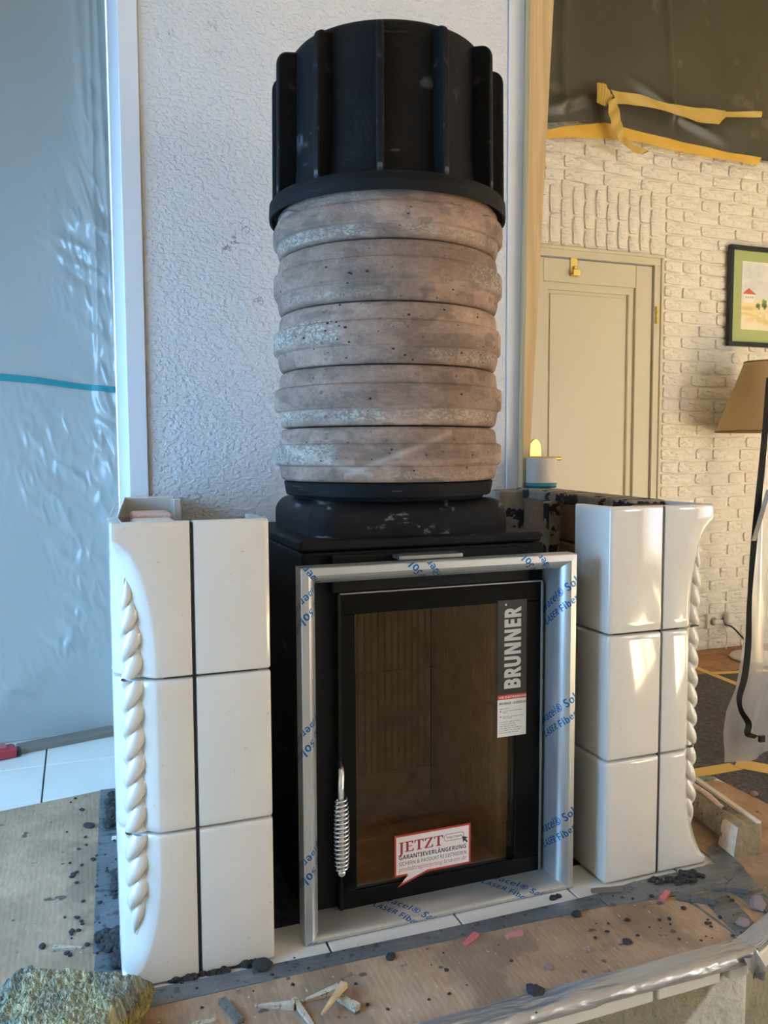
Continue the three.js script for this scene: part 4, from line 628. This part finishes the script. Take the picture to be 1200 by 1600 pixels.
// ------------------------------------------------------------------ ring stack on the dome
const AX = 0.607, AZ = -1.60;
function lathe(prof, seg, wob) {
  const n = prof.length - 1;
  return grid(seg, n, (u, v) => { const k = Math.round(v * n), [r, y] = prof[k], a = -u * Math.PI * 2 - Math.PI / 2, w = wob ? wob(a, r, y) : 0; return [AX + (r + w) * Math.cos(a), y, AZ + (r + w) * Math.sin(a)]; });
}
solid('adapter_collar', (() => { const g = lathe([[0.17, 0.9585], [0.196, 0.9585], [0.198, 0.963], [0.209, 0.9645], [0.212, 0.967], [0.216, 0.9905], [0.214, 0.9925], [0.17, 0.9925]], 96); return toCreasedNormals(g, 0.5); })(), M.iron, 'dark grey metal collar between the iron dome and the concrete rings', 'collar');
const ringY = [[1.4325, 1.5235], [1.3225, 1.432], [1.2095, 1.322], [1.098, 1.209], [0.993, 1.0975]];
const ringLabels = ['topmost concrete storage ring directly under the black ribbed cap', 'second concrete storage ring with small dark pits below the topmost ring', 'middle concrete storage ring with pale rough patch and many dark pits', 'concrete storage ring with pencil marks, second from the bottom of the stack', 'lowest concrete storage ring with a diagonal pale streak, on the dark collar'];
ringY.forEach(([y0, y1], ri) => {
  const h = y1 - y0, rot = ri * 0.83 + 0.4, A = (t, r) => [r, y0 + h * t];
  const prof = [[0.16, y0 + 0.001], [0.205, y0 + 0.001], A(0.015, 0.2155), A(0.045, 0.2195), A(0.09, 0.2215), A(0.18, 0.2235), A(0.25, 0.2242), A(0.285, 0.2250), A(0.30, 0.2285), A(0.315, 0.2312), A(0.36, 0.2330), A(0.5, 0.2333), A(0.64, 0.2330), A(0.675, 0.2315), A(0.69, 0.2288), A(0.705, 0.2240), A(0.74, 0.2230), A(0.84, 0.2222), A(0.92, 0.221), A(0.965, 0.2185), A(0.99, 0.2135), [0.205, y1 - 0.001], [0.16, y1 - 0.001]];
  const g = lathe(prof, 144, (a, r, y) => { const t = (y - y0) / h, mid = sstep(0.22, 0.34, t) * sstep(0.78, 0.66, t); return 0.0014 * n3(Math.cos(a + rot) * 3, t * 3, Math.sin(a + rot) * 3 + ri * 7, 3) - mid * 0.0035 * Math.pow(Math.abs(Math.sin(3 * (a + rot))), 10) + (r > 0.2 ? 0.0006 * n3(a * 30, y * 300, ri, 9) : 0); });
  // colour: taupe cement with darker fields, pale rough patches, pits
  const W = 1024, H = 128, rects = [[[0.80, 0.98, 0.06, 0.26, 0.8], [0.02, 0.22, 0.10, 0.25, 0.5]], [[0.12, 0.22, 0.35, 0.72, 0.75], [0.82, 1.0, 0.08, 0.2, 0.45]], [[0.78, 0.94, 0.36, 0.72, 0.85], [0.05, 0.2, 0.08, 0.25, 0.5]], [[0.75, 1.0, 0.10, 0.27, 0.78], [0.0, 0.2, 0.10, 0.27, 0.6]], [[0.78, 0.93, 0.34, 0.70, 0.85], [0.0, 0.15, 0.06, 0.2, 0.4]]][ri];
  const pits = []; const np = [10, 44, 60, 14, 48][ri]; for (let k = 0; k < np; k++) { const z = Math.floor(rnd(0, 4)) === 0 ? rnd(0, 1) : rnd(-0.18, 0.22); pits.push([((z % 1) + 1) % 1, rnd(0.05, 0.97), rnd(0.5, 1) ** 3 * (ri === 2 ? 2.4 : 1.9)]); }
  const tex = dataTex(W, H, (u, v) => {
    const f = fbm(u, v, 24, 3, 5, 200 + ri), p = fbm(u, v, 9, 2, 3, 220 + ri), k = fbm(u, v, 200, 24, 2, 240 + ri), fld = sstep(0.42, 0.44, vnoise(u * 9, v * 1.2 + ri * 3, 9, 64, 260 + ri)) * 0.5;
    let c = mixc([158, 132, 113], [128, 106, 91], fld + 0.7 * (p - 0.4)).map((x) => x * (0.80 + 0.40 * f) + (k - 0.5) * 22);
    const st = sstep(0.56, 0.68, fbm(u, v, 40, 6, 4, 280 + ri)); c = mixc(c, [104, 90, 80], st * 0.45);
    const e = Math.exp(-Math.pow((v - 0.30) / 0.02, 2)) * 0.8; c = mixc(c, [190, 170, 150], e * (0.05 + 0.6 * fbm(u, v, 30, 4, 3, 290 + ri)));  // pale lit edge of the band step, painted into the colour
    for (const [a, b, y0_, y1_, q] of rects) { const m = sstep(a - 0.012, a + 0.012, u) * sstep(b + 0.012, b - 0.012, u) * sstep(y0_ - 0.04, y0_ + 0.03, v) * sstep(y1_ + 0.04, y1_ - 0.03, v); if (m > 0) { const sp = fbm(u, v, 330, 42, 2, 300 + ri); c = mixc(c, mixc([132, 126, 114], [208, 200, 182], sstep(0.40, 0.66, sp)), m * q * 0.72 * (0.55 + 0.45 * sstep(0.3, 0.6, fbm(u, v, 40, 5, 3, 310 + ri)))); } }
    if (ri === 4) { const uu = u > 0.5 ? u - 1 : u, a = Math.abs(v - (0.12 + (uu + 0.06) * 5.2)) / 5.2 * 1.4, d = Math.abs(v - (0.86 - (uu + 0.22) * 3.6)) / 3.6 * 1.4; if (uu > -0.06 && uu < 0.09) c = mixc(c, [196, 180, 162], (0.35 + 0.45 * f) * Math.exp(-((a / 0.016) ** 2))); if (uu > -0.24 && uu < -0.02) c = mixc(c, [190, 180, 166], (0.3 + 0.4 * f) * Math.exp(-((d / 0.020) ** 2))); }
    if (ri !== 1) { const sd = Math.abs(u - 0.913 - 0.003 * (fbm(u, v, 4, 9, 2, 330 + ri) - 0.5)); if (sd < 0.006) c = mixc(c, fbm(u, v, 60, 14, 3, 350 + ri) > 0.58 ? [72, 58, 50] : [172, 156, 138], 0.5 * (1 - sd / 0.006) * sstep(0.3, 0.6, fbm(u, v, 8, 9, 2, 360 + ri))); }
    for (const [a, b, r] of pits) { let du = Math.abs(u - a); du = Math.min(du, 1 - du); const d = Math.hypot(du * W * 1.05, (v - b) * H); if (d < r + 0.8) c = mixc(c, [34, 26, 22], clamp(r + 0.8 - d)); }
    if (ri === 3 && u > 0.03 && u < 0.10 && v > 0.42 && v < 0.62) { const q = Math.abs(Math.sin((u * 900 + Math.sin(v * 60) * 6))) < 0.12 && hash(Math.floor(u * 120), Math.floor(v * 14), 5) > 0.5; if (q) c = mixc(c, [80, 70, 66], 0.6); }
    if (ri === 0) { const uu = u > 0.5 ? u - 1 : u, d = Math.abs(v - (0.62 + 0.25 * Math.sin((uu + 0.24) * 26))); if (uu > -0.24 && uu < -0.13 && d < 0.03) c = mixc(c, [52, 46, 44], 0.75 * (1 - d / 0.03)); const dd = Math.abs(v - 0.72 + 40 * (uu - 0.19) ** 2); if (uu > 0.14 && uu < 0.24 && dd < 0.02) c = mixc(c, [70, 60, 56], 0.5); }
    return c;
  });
  // texture rows follow the profile's height, not its point count
  const n = prof.length, uv = g.attributes.uv, p = g.attributes.position; for (let i = 0; i < uv.count; i++) uv.setY(i, clamp((p.getY(i) - y0) / h, 0.004, 0.996));
  // u = 0 faces the viewer side: turn the ring's texture so that the front lies round u = 0
  const face = Math.atan2(-AZ, -AX) / (Math.PI * 2); for (let i = 0; i < uv.count; i++) uv.setX(i, -uv.getX(i) - 0.25 - face + 1);
  for (let i = 0; i < uv.count; i++) uv.setX(i, -uv.getX(i));
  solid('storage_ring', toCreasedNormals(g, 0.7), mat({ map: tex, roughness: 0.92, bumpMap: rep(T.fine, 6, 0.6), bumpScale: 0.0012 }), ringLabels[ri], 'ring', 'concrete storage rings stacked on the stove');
});
// ribbed black cap
{
  const t = thing('ribbed_cap', 'tall black iron cap with upright fins crowning the concrete ring stack', 'cap');
  const y0 = 1.5185, y1 = 1.545, y2 = 1.8235, m = M.iron;
  part('rim', toCreasedNormals(lathe([[0.20, y0 + 0.006], [0.2335, y0 + 0.006], [0.2345, y0 - 0.008], [0.2385, y0 - 0.009], [0.2395, y0], [0.2385, y1 - 0.006], [0.235, y1 - 0.001], [0.2285, y1], [0.19, y1]], 128), 0.6), m, t);
  part('body', toCreasedNormals(lathe([[0.205, y1 - 0.004], [0.2015, y1 + 0.012], [0.199, y1 + 0.05], [0.196, y2 - 0.05], [0.195, y2 - 0.02], [0.193, y2 - 0.008], [0.188, y2 - 0.002], [0.18, y2], [0.168, y2], [0.165, y2 - 0.02], [0.165, y1]], 128), 0.6), m, t);
  const s = new THREE.Shape(), r1 = 0.0405; s.moveTo(-0.012, y1 - 0.006); s.lineTo(0.036, y1 - 0.006); s.lineTo(0.0365, y1 + 0.01); s.lineTo(0.034, y2 - 0.042); s.quadraticCurveTo(0.0335, y2 - 0.022, 0.016, y2 - 0.020); s.lineTo(0.004, y2 - 0.018); s.lineTo(-0.012, y2 - 0.018); s.closePath();
  const fin = metreUV(new THREE.ExtrudeGeometry(s, { depth: 0.005, bevelEnabled: true, bevelSize: 0.004, bevelThickness: 0.004, bevelSegments: 3, curveSegments: 8 }).translate(0, 0, -0.0025));
  const toEye = Math.atan2(-AZ, -AX);
  for (let k = 0; k < 12; k++) { const o = part('fin', fin, m, t), a = toEye + rad(-3 + k * 30) * -1; const r = 0.1955; o.position.set(AX + r * Math.cos(a), 0, AZ + r * Math.sin(a)); o.rotation.y = -a; }
  seat(t, AX, y0, AZ);
}

// ------------------------------------------------------------------ batten, board and cup at the pier's right edge
solid('wooden_batten', panel([[1.200, 0.2], [1.207, 0.2], [1.216, 0.95], [1.342, 3.49], [1.222, 3.49], [1.1965, 0.95]], WZ + 0.006, 0.028), M.wood, 'pale pine batten fixed upright along the edge of the white plaster wall', 'batten');
solid('wooden_board', span(1.2125, 1.236, 0.0, 3.45, -2.42, WZ - 0.002, 0.002), M.board, 'orange brown board standing edgewise behind the pine batten', 'board');
{
  const a = onZ(828, 715, -2.05), b = onZ(868, 765, -2.05), cx = (a.x + b.x) / 2 - 0.014, r = (b.x - a.x) / 2, y0 = 0.9475, y1 = a.y;
  const t = thing('cup', 'small grey white cylindrical cup with teal bottom band on the pillar ledge', 'cup'), V = (p) => p.map(([x, y]) => new THREE.Vector2(x, y));
  part('cup_body', new THREE.LatheGeometry(V([[r, y0 + 0.014], [r * 1.0, y1 - 0.003], [r - 0.002, y1], [r - 0.006, y1], [r - 0.006, y0 + 0.014]]), 40).translate(cx, 0, -2.035), mat({ map: rep(T.glaze, 2), color: new THREE.Color().setRGB(0.72, 0.67, 0.62), roughness: 0.5 }), t);
  part('cup_base', new THREE.LatheGeometry(V([[0, y0], [r, y0], [r + 0.0006, y0 + 0.014], [0, y0 + 0.014]]), 40).translate(cx, 0, -2.035), mat({ color: new THREE.Color().setRGB(0.04, 0.25, 0.27), roughness: 0.4 }), t).userData.label = 'teal bottom band';
  seat(t, cx, y0, -2.035);
}

// ------------------------------------------------------------------ things lying about
function stickGeo(len, w0, w1, h0, h1, jag = 0.1) {       // wedge lying along +x from 0
  const P = [], ring = (x, w, h) => { P.push(x, 0, -w / 2, x, 0, w / 2, x, h, w / 2 * 0.92, x, h, -w / 2 * 0.92); };
  const n = 5; for (let k = 0; k <= n; k++) { const t = k / n; ring(len * t, (w0 + (w1 - w0) * t) * (1 + rnd(-jag, jag)), (h0 + (h1 - h0) * t) * (1 + rnd(-jag, jag))); }
  const I = []; for (let k = 0; k < n; k++) for (let q = 0; q < 4; q++) { const a = k * 4 + q, b = k * 4 + (q + 1) % 4; I.push(a, b, a + 4, b, b + 4, a + 4); }
  I.push(0, 3, 2, 0, 2, 1); const e = n * 4; I.push(e, e + 1, e + 2, e, e + 2, e + 3);
  const g = new THREE.BufferGeometry(); g.setAttribute('position', new THREE.Float32BufferAttribute(P, 3)); g.setIndex(I); return toCreasedNormals(metreUV(g), 0.4);
}
function stick(name, a, b, w0, w1, h0, h1, m, label, cat, group, y = CT + 0.0003) {
  const A = onY(...a, y), B = onY(...b, y), d = B.clone().sub(A), o = solid(name, stickGeo(d.length(), w0, w1, h0, h1), m, label, cat, group);
  o.position.copy(A); o.rotation.y = -Math.atan2(d.z, d.x); return o;
}
const WG = 'wooden wedges on the cardboard';
stick('wooden_wedge', [398, 1573], [460, 1575], 0.004, 0.012, 0.003, 0.009, M.woodChip, 'grey white wooden wedge lying flat with blackened thin end', 'wedge', WG);
stick('wooden_wedge', [459, 1566], [489, 1604], 0.010, 0.006, 0.008, 0.003, M.woodChip, 'pale wooden wedge leaning towards the hearth front edge', 'wedge', WG);
stick('wooden_wedge', [471, 1567], [530, 1548], 0.004, 0.014, 0.003, 0.010, M.woodChip, 'grey wooden wedge under the crossing yellow one', 'wedge', WG);
{ const o = stick('wooden_wedge', [503, 1596], [538, 1551], 0.003, 0.012, 0.003, 0.008, M.wood, 'yellowish wooden wedge lying across the other wedges', 'wedge', WG); o.position.y += 0.010; }
stick('wooden_wedge', [531, 1562], [559, 1580], 0.011, 0.012, 0.007, 0.010, M.woodChip, 'short thick wooden wedge at the end of the crossed pile', 'wedge', WG);
stick('wooden_wedge', [347, 1566], [376, 1600], 0.012, 0.010, 0.007, 0.008, M.woodGrey, 'mortar stained grey wooden wedge between the sponge and the crossed wedges', 'wedge', WG);
stick('wooden_wedge', [83, 1484], [128, 1482], 0.012, 0.004, 0.006, 0.003, M.woodChip, 'thin grey wooden wedge beside the sponge and the mortar heap', 'wedge', WG);
stick('wooden_wedge', [306, 1604], [336, 1596], 0.012, 0.008, 0.005, 0.004, M.woodChip, 'broad white wooden wedge at the hearth front edge near the sponge', 'wedge', WG);
stick('wooden_wedge', [200, 1604], [212, 1582], 0.008, 0.007, 0.004, 0.004, M.wood, 'small yellow wooden splinter by the sponge corner', 'wedge', WG);
stick('plastic_wedge', [725, 1477], [744, 1462], 0.007, 0.011, 0.003, 0.006, M.pinkWedge, 'red plastic tile wedge pointing at the steel sill', 'wedge', 'red plastic wedges');
stick('plastic_wedge', [790, 1465], [816, 1459], 0.006, 0.010, 0.003, 0.006, mat({ color: new THREE.Color().setRGB(0.62, 0.24, 0.24), roughness: 0.5 }), 'pink plastic tile wedge lying flat on the cardboard', 'wedge', 'red plastic wedges');
stick('plastic_wedge', [1034, 1409], [1044, 1396], 0.012, 0.010, 0.006, 0.006, M.pinkWedge, 'broken red plastic wedge stub beside the grey sticks', 'wedge', 'red plastic wedges', TT + 0.0003);
stick('wooden_stick', [924, 1394], [973, 1391], 0.008, 0.010, 0.006, 0.007, M.oldBoard, 'brown wooden stick lying along the pillar foot by the steel sill', 'stick', 'dirty wooden sticks', TT + 0.0003);
stick('wooden_stick', [1056, 1403], [1117, 1411], 0.014, 0.013, 0.009, 0.010, M.woodGrey, 'mortar grey wooden stick on the duct tape by the red stub', 'stick', 'dirty wooden sticks', TT + 0.0003);
stick('wooden_stick', [1112, 1388], [1168, 1394], 0.012, 0.016, 0.007, 0.010, M.woodGrey, 'mortar grey wooden stick beside the pink stone lumps', 'stick', 'dirty wooden sticks', TT + 0.0003);
stick('white_stick', [175, 1312], [192, 1311], 0.008, 0.008, 0.007, 0.007, mat({ color: new THREE.Color().setRGB(0.7, 0.7, 0.66), roughness: 0.7 }), 'small white peg by the mortar heap on the duct tape', 'peg', null, TT + 0.0003);

function lumpGeo(r, s, detail = 2, flat = 0.7) {
  const g = new THREE.IcosahedronGeometry(1, detail), p = g.attributes.position, v = new THREE.Vector3();
  for (let i = 0; i < p.count; i++) { v.fromBufferAttribute(p, i); const k = 1 + 0.34 * n3(v.x * 1.6 + s, v.y * 1.6, v.z * 1.6, 3) + 0.2 * n3(v.x * 4 + s, v.y * 4, v.z * 4, 7); v.multiplyScalar(r * k); v.y = Math.max(v.y * flat + r * flat * 0.55, 0); p.setXYZ(i, v.x, v.y, v.z); }
  return toCreasedNormals(metreUV(g), 0.5);
}
const lumps = [0, 1, 2, 3, 4, 5, 6].map((k) => lumpGeo(1, k * 9.7, k < 3 ? 2 : 1));
const crumbMat = mat({ map: rep(T.mortar, 1), roughness: 0.95 });
function crumb(px, py, r, label, group, y = CT) { const p = onY(px, py, y), o = solid('mortar_crumb', lumps[Math.floor(rnd(0, 6.99))], crumbMat, label, 'mortar', group); o.position.set(p.x, y, p.z); o.scale.set(r * rnd(0.8, 1.35), r * rnd(0.6, 1), r * rnd(0.8, 1.2)); o.rotation.y = rnd(0, 6); return o; }
// single lumps one can point at
for (const [px, py, r, l] of [[980, 1473, 0.008, 'dark mortar lump alone in the middle of the cardboard'], [836, 1552, 0.013, 'ragged dark mortar lump near the front duct tape'], [864, 1405, 0.007, 'dark mortar lump on the tile edge at the end of the sill'], [872, 1402, 0.006, 'small dark mortar lump touching another on the tile edge'], [901, 1430, 0.009, 'dark mortar lump at the inner edge of the duct tape'], [610, 1497, 0.010, 'flat dark mortar lump in front of the sill'], [66, 1480, 0.007, 'dark mortar lump beside the thin grey wedge'], [140, 1292, 0.010, 'crossed dark mortar lump on the stained cardboard'], [128, 1266, 0.006, 'round dark mortar lump on the stained cardboard'], [409, 1511, 0.014, 'large dark mortar lump at the pillar corner beside the stove side']]) crumb(px, py, r, l, undefined, py < 1412 && px > 800 ? 0.2 : CT);
const CL = 'small dark mortar crumbs strewn over the hearth';
for (let k = 0; k < 46; k++) crumb(rnd(100, 190), rnd(1240, 1500), rnd(0.0018, 0.005), 'small dark mortar crumb strewn between the stained cardboard and mortar heap', CL + ' beside the left pillar', CT + 0.001);
for (let k = 0; k < 24; k++) crumb(rnd(240, 900), rnd(1470, 1590) - 0, rnd(0.0012, 0.0035), 'small dark mortar crumb strewn on the front cardboard', CL + ' in front');
for (let k = 0; k < 32; k++) crumb(rnd(930, 1180), rnd(1395, 1470), rnd(0.0012, 0.004), 'small dark mortar crumb strewn near the pink stone fragments and grey sticks', CL + ' by the right pillar', CT + 0.001);
function heap(pts, r, label, y = CT) {          // lumpy bed of fresh mortar
  const gs = []; for (const [px, py, n, sx, sy] of pts) for (let k = 0; k < n; k++) { const p = onY(px + rnd(-sx, sx), py + rnd(-sy, sy), y), q = r * rnd(0.5, 1.3); gs.push(lumps[Math.floor(rnd(0, 6.99))].clone().rotateY(rnd(0, 6)).scale(q, q * rnd(0.7, 1.2), q).translate(p.x, y + rnd(0, r * 0.5), p.z)); }
  return solid('mortar_heap', metreUV(mergeGeometries(gs)), M.mortar, label, 'mortar', undefined);
}
heap([[178, 1270, 60, 12, 26], [184, 1385, 14, 5, 20], [187, 1485, 60, 7, 28], [172, 1472, 30, 16, 14]], 0.0085, 'heap of fresh dark mortar on the duct tape behind the sponge');
heap([[330, 1520, 34, 24, 4], [380, 1508, 34, 34, 4], [270, 1531, 34, 36, 3]], 0.0062, 'bead of dark mortar squeezed out under the pillar nearest the sponge', 0.2);
heap([[1050, 1378, 50, 36, 5], [1080, 1368, 30, 18, 4]], 0.0048, 'bead of dark mortar squeezed out under the pillar by the cornice tile', 0.2045);
{ // stones
  const st = (px, py, r, label, s, f) => { const p = onY(px, py, TT), g = toCreasedNormals(lumpGeo(1, s, 1, f), 0.12); const o = solid('stone_fragment', g, M.pinkStone, label, 'stone', undefined); o.position.set(p.x, TT, p.z); o.scale.setScalar(r); o.rotation.y = s; return o; };
  st(1183, 1418, 0.0145, 'angular pink stone fragment on the duct tape by the grey stick', 3.1, 1.0); st(1160, 1444, 0.0115, 'flat pink stone fragment nearer the hearth corner', 7.7, 0.55); st(857, 1512, 0.006, 'small pale stone chip on the front cardboard', 5.2, 0.6); st(920, 1486, 0.004, 'tiny white stone chip beside the lone mortar lump', 9.2, 0.7); st(1178, 1240, 0.012, 'beige stone chip on the dark fleece behind the cornice tile', 4.4, 0.6).position.y = 0.006;
  const o = scene.children[scene.children.length - 1], q = onY(1178, 1242, 0.006); o.position.set(q.x, 0.006, q.z);
}
{ // broken cornice tile lying on its face
  const t = thing('broken_cornice_tile', 'broken white cornice tile with exposed clay back lying on the cardboard', 'tile');
  const A = onY(1146, 1338, CT), B = onY(1052, 1262, CT), d = A.clone().sub(B), L = d.length();
  const s = new THREE.Shape(); [[0, 0], [0.040, 0], [0.052, 0.004], [0.060, 0.004], [0.060, 0.062], [0.050, 0.064], [0.034, 0.060], [0.018, 0.066], [0.010, 0.060], [0.006, 0.04], [0.004, 0.02]].forEach(([x, y], k) => (k ? s.lineTo(x, y) : s.moveTo(x, y)));
  const s2 = new THREE.Shape(); [[0, 0.020], [0.006, 0.05], [0.018, 0.066], [0.034, 0.060], [0.050, 0.064], [0.05, 0.02]].forEach(([x, y], k) => (k ? s2.lineTo(x, y) : s2.moveTo(x, y)));
  const g = new THREE.Group(); void g;
  const foot = metreUV(new THREE.ExtrudeGeometry(s, { depth: 0.05, bevelEnabled: true, bevelSize: 0.003, bevelThickness: 0.003, bevelSegments: 2 }).translate(0, 0, L - 0.05));
  const bar = metreUV(new THREE.ExtrudeGeometry(s2, { depth: L - 0.045, bevelEnabled: false }));
  const lip = metreUV(new THREE.ExtrudeGeometry(new THREE.Shape([[0.050, 0.012], [0.062, 0.012], [0.062, 0.070], [0.050, 0.070]].map(([x, y]) => new THREE.Vector2(x, y))), { depth: L, bevelEnabled: false }));
  part('clay_foot', foot, mat({ map: rep(T.stucco, 3), color: new THREE.Color().setRGB(1.15, 0.98, 0.86), roughness: 0.9, bumpMap: rep(T.grain, 10), bumpScale: 0.003 }), t); part('clay_bar', bar, mat({ map: rep(T.tape, 4), color: new THREE.Color().setRGB(1.7, 1.35, 1.0), roughness: 0.95, bumpMap: rep(T.grain, 10), bumpScale: 0.005 }), t); part('glazed_lip', lip, M.glaze, t);
  part('mortar_ridge', metreUV(new THREE.TubeGeometry(new THREE.CatmullRomCurve3([0.005, L * 0.35, L * 0.6, L - 0.08].map((z, k) => new THREE.Vector3(0.03 + 0.004 * Math.sin(k * 2), 0.064, z))), 24, 0.007, 7)), M.brickPink, t);
  t.position.copy(B); t.rotation.y = Math.atan2(d.x, d.z); t.position.y = CT;
}
{ // sponge
  const w = 0.215, h = 0.055, dp = 0.135, n = 74;
  const top = (u, v) => { const x = (u - 0.5) * w, z = (v - 0.5) * dp, e = Math.min(u, 1 - u, (v) , (1 - v)) , ed = sstep(0, 0.09, e); return [x * (1 + 0.02 * n3(v * 9, 1, 3, 2)), h * (0.72 + 0.28 * ed) - 0.010 * sstep(0.45, 0.1, u) * sstep(0.2, 0.8, v) + 0.0045 * n3(x * 160, z * 160, 3, 4) + 0.004 * n3(x * 50, z * 50, 3, 9) + 0.003 * n3(x * 330, z * 330, 2, 6), z * (1 + 0.03 * n3(u * 9, 2, 3, 2))]; };
  const g1 = grid(n * 2, n, (u, v) => top(u, 1 - v));
  const rim = (k) => { k = ((k % 4) + 4) % 4; const q = Math.floor(k), f = k - q; return q === 0 ? [f, 1] : q === 1 ? [1, 1 - f] : q === 2 ? [1 - f, 0] : [0, f]; };
  const g2 = grid(260, 14, (u, v) => { const [a, b] = rim(u * 4), p = top(a, b), bulge = 0.006 * Math.sin(v * Math.PI) + 0.003 * n3(u * 160, v * 12, 1, 5); return [p[0] + (a - 0.5) * 2 * bulge, p[1] * v, p[2] + (b - 0.5) * 2 * bulge]; });
  for (const g of [g1, g2]) { const p = g.attributes.position; for (let i = 0; i < p.count; i++) g.attributes.uv.setXY(i, p.getX(i) + p.getY(i), p.getZ(i) + p.getY(i) * 0.7); }
  const t = thing('sponge', 'worn greenish yellow cleaning sponge with fuzzy grey top on the cardboard', 'sponge');
  part('scrub_top', g1, M.sponge, t).userData.label = 'fuzzy grey green scrub side'; part('foam_body', g2, M.spongeYellow, t).userData.label = 'yellow foam side';
  const c = onY(94, 1580, CT + 0.03); t.position.set(c.x, CT, c.z); t.rotation.y = rad(-28);
}
{ // wooden strip and red tool on the tiles by the plastic sheet
  const A = onY(27, 1178, 0.2), B = onY(179, 1148, 0.2), d = B.clone().sub(A), o = solid('wooden_strip', rbox(d.length(), 0.016, 0.058, 0.002), M.oldBoard, 'brown wooden strip lying on white tiles against the plastic sheet', 'wood strip');
  o.position.set((A.x + B.x) / 2, 0.208, (A.z + B.z) / 2 - 0.018); o.rotation.y = -Math.atan2(d.z, d.x);
  const t = thing('red_tool_handle', 'red plastic tool handle with dark tip on the white tiles', 'tool'), c = onY(0, 1188, 0.2);
  part('grip', rbox(0.16, 0.030, 0.05, 0.008, -0.055, 0.0155, -0.02), M.redPlastic, t); part('tip', rbox(0.012, 0.018, 0.036, 0.004, 0.031, 0.011, -0.018), M.black, t);
  part('ridge', rbox(0.10, 0.008, 0.03, 0.003, -0.05, 0.033, -0.02), mat({ color: new THREE.Color().setRGB(0.42, 0.10, 0.11), roughness: 0.5 }), t);
  t.position.set(c.x + 0.02, 0.2, c.z); t.rotation.y = rad(14);
}

renderer.render(scene, camera);
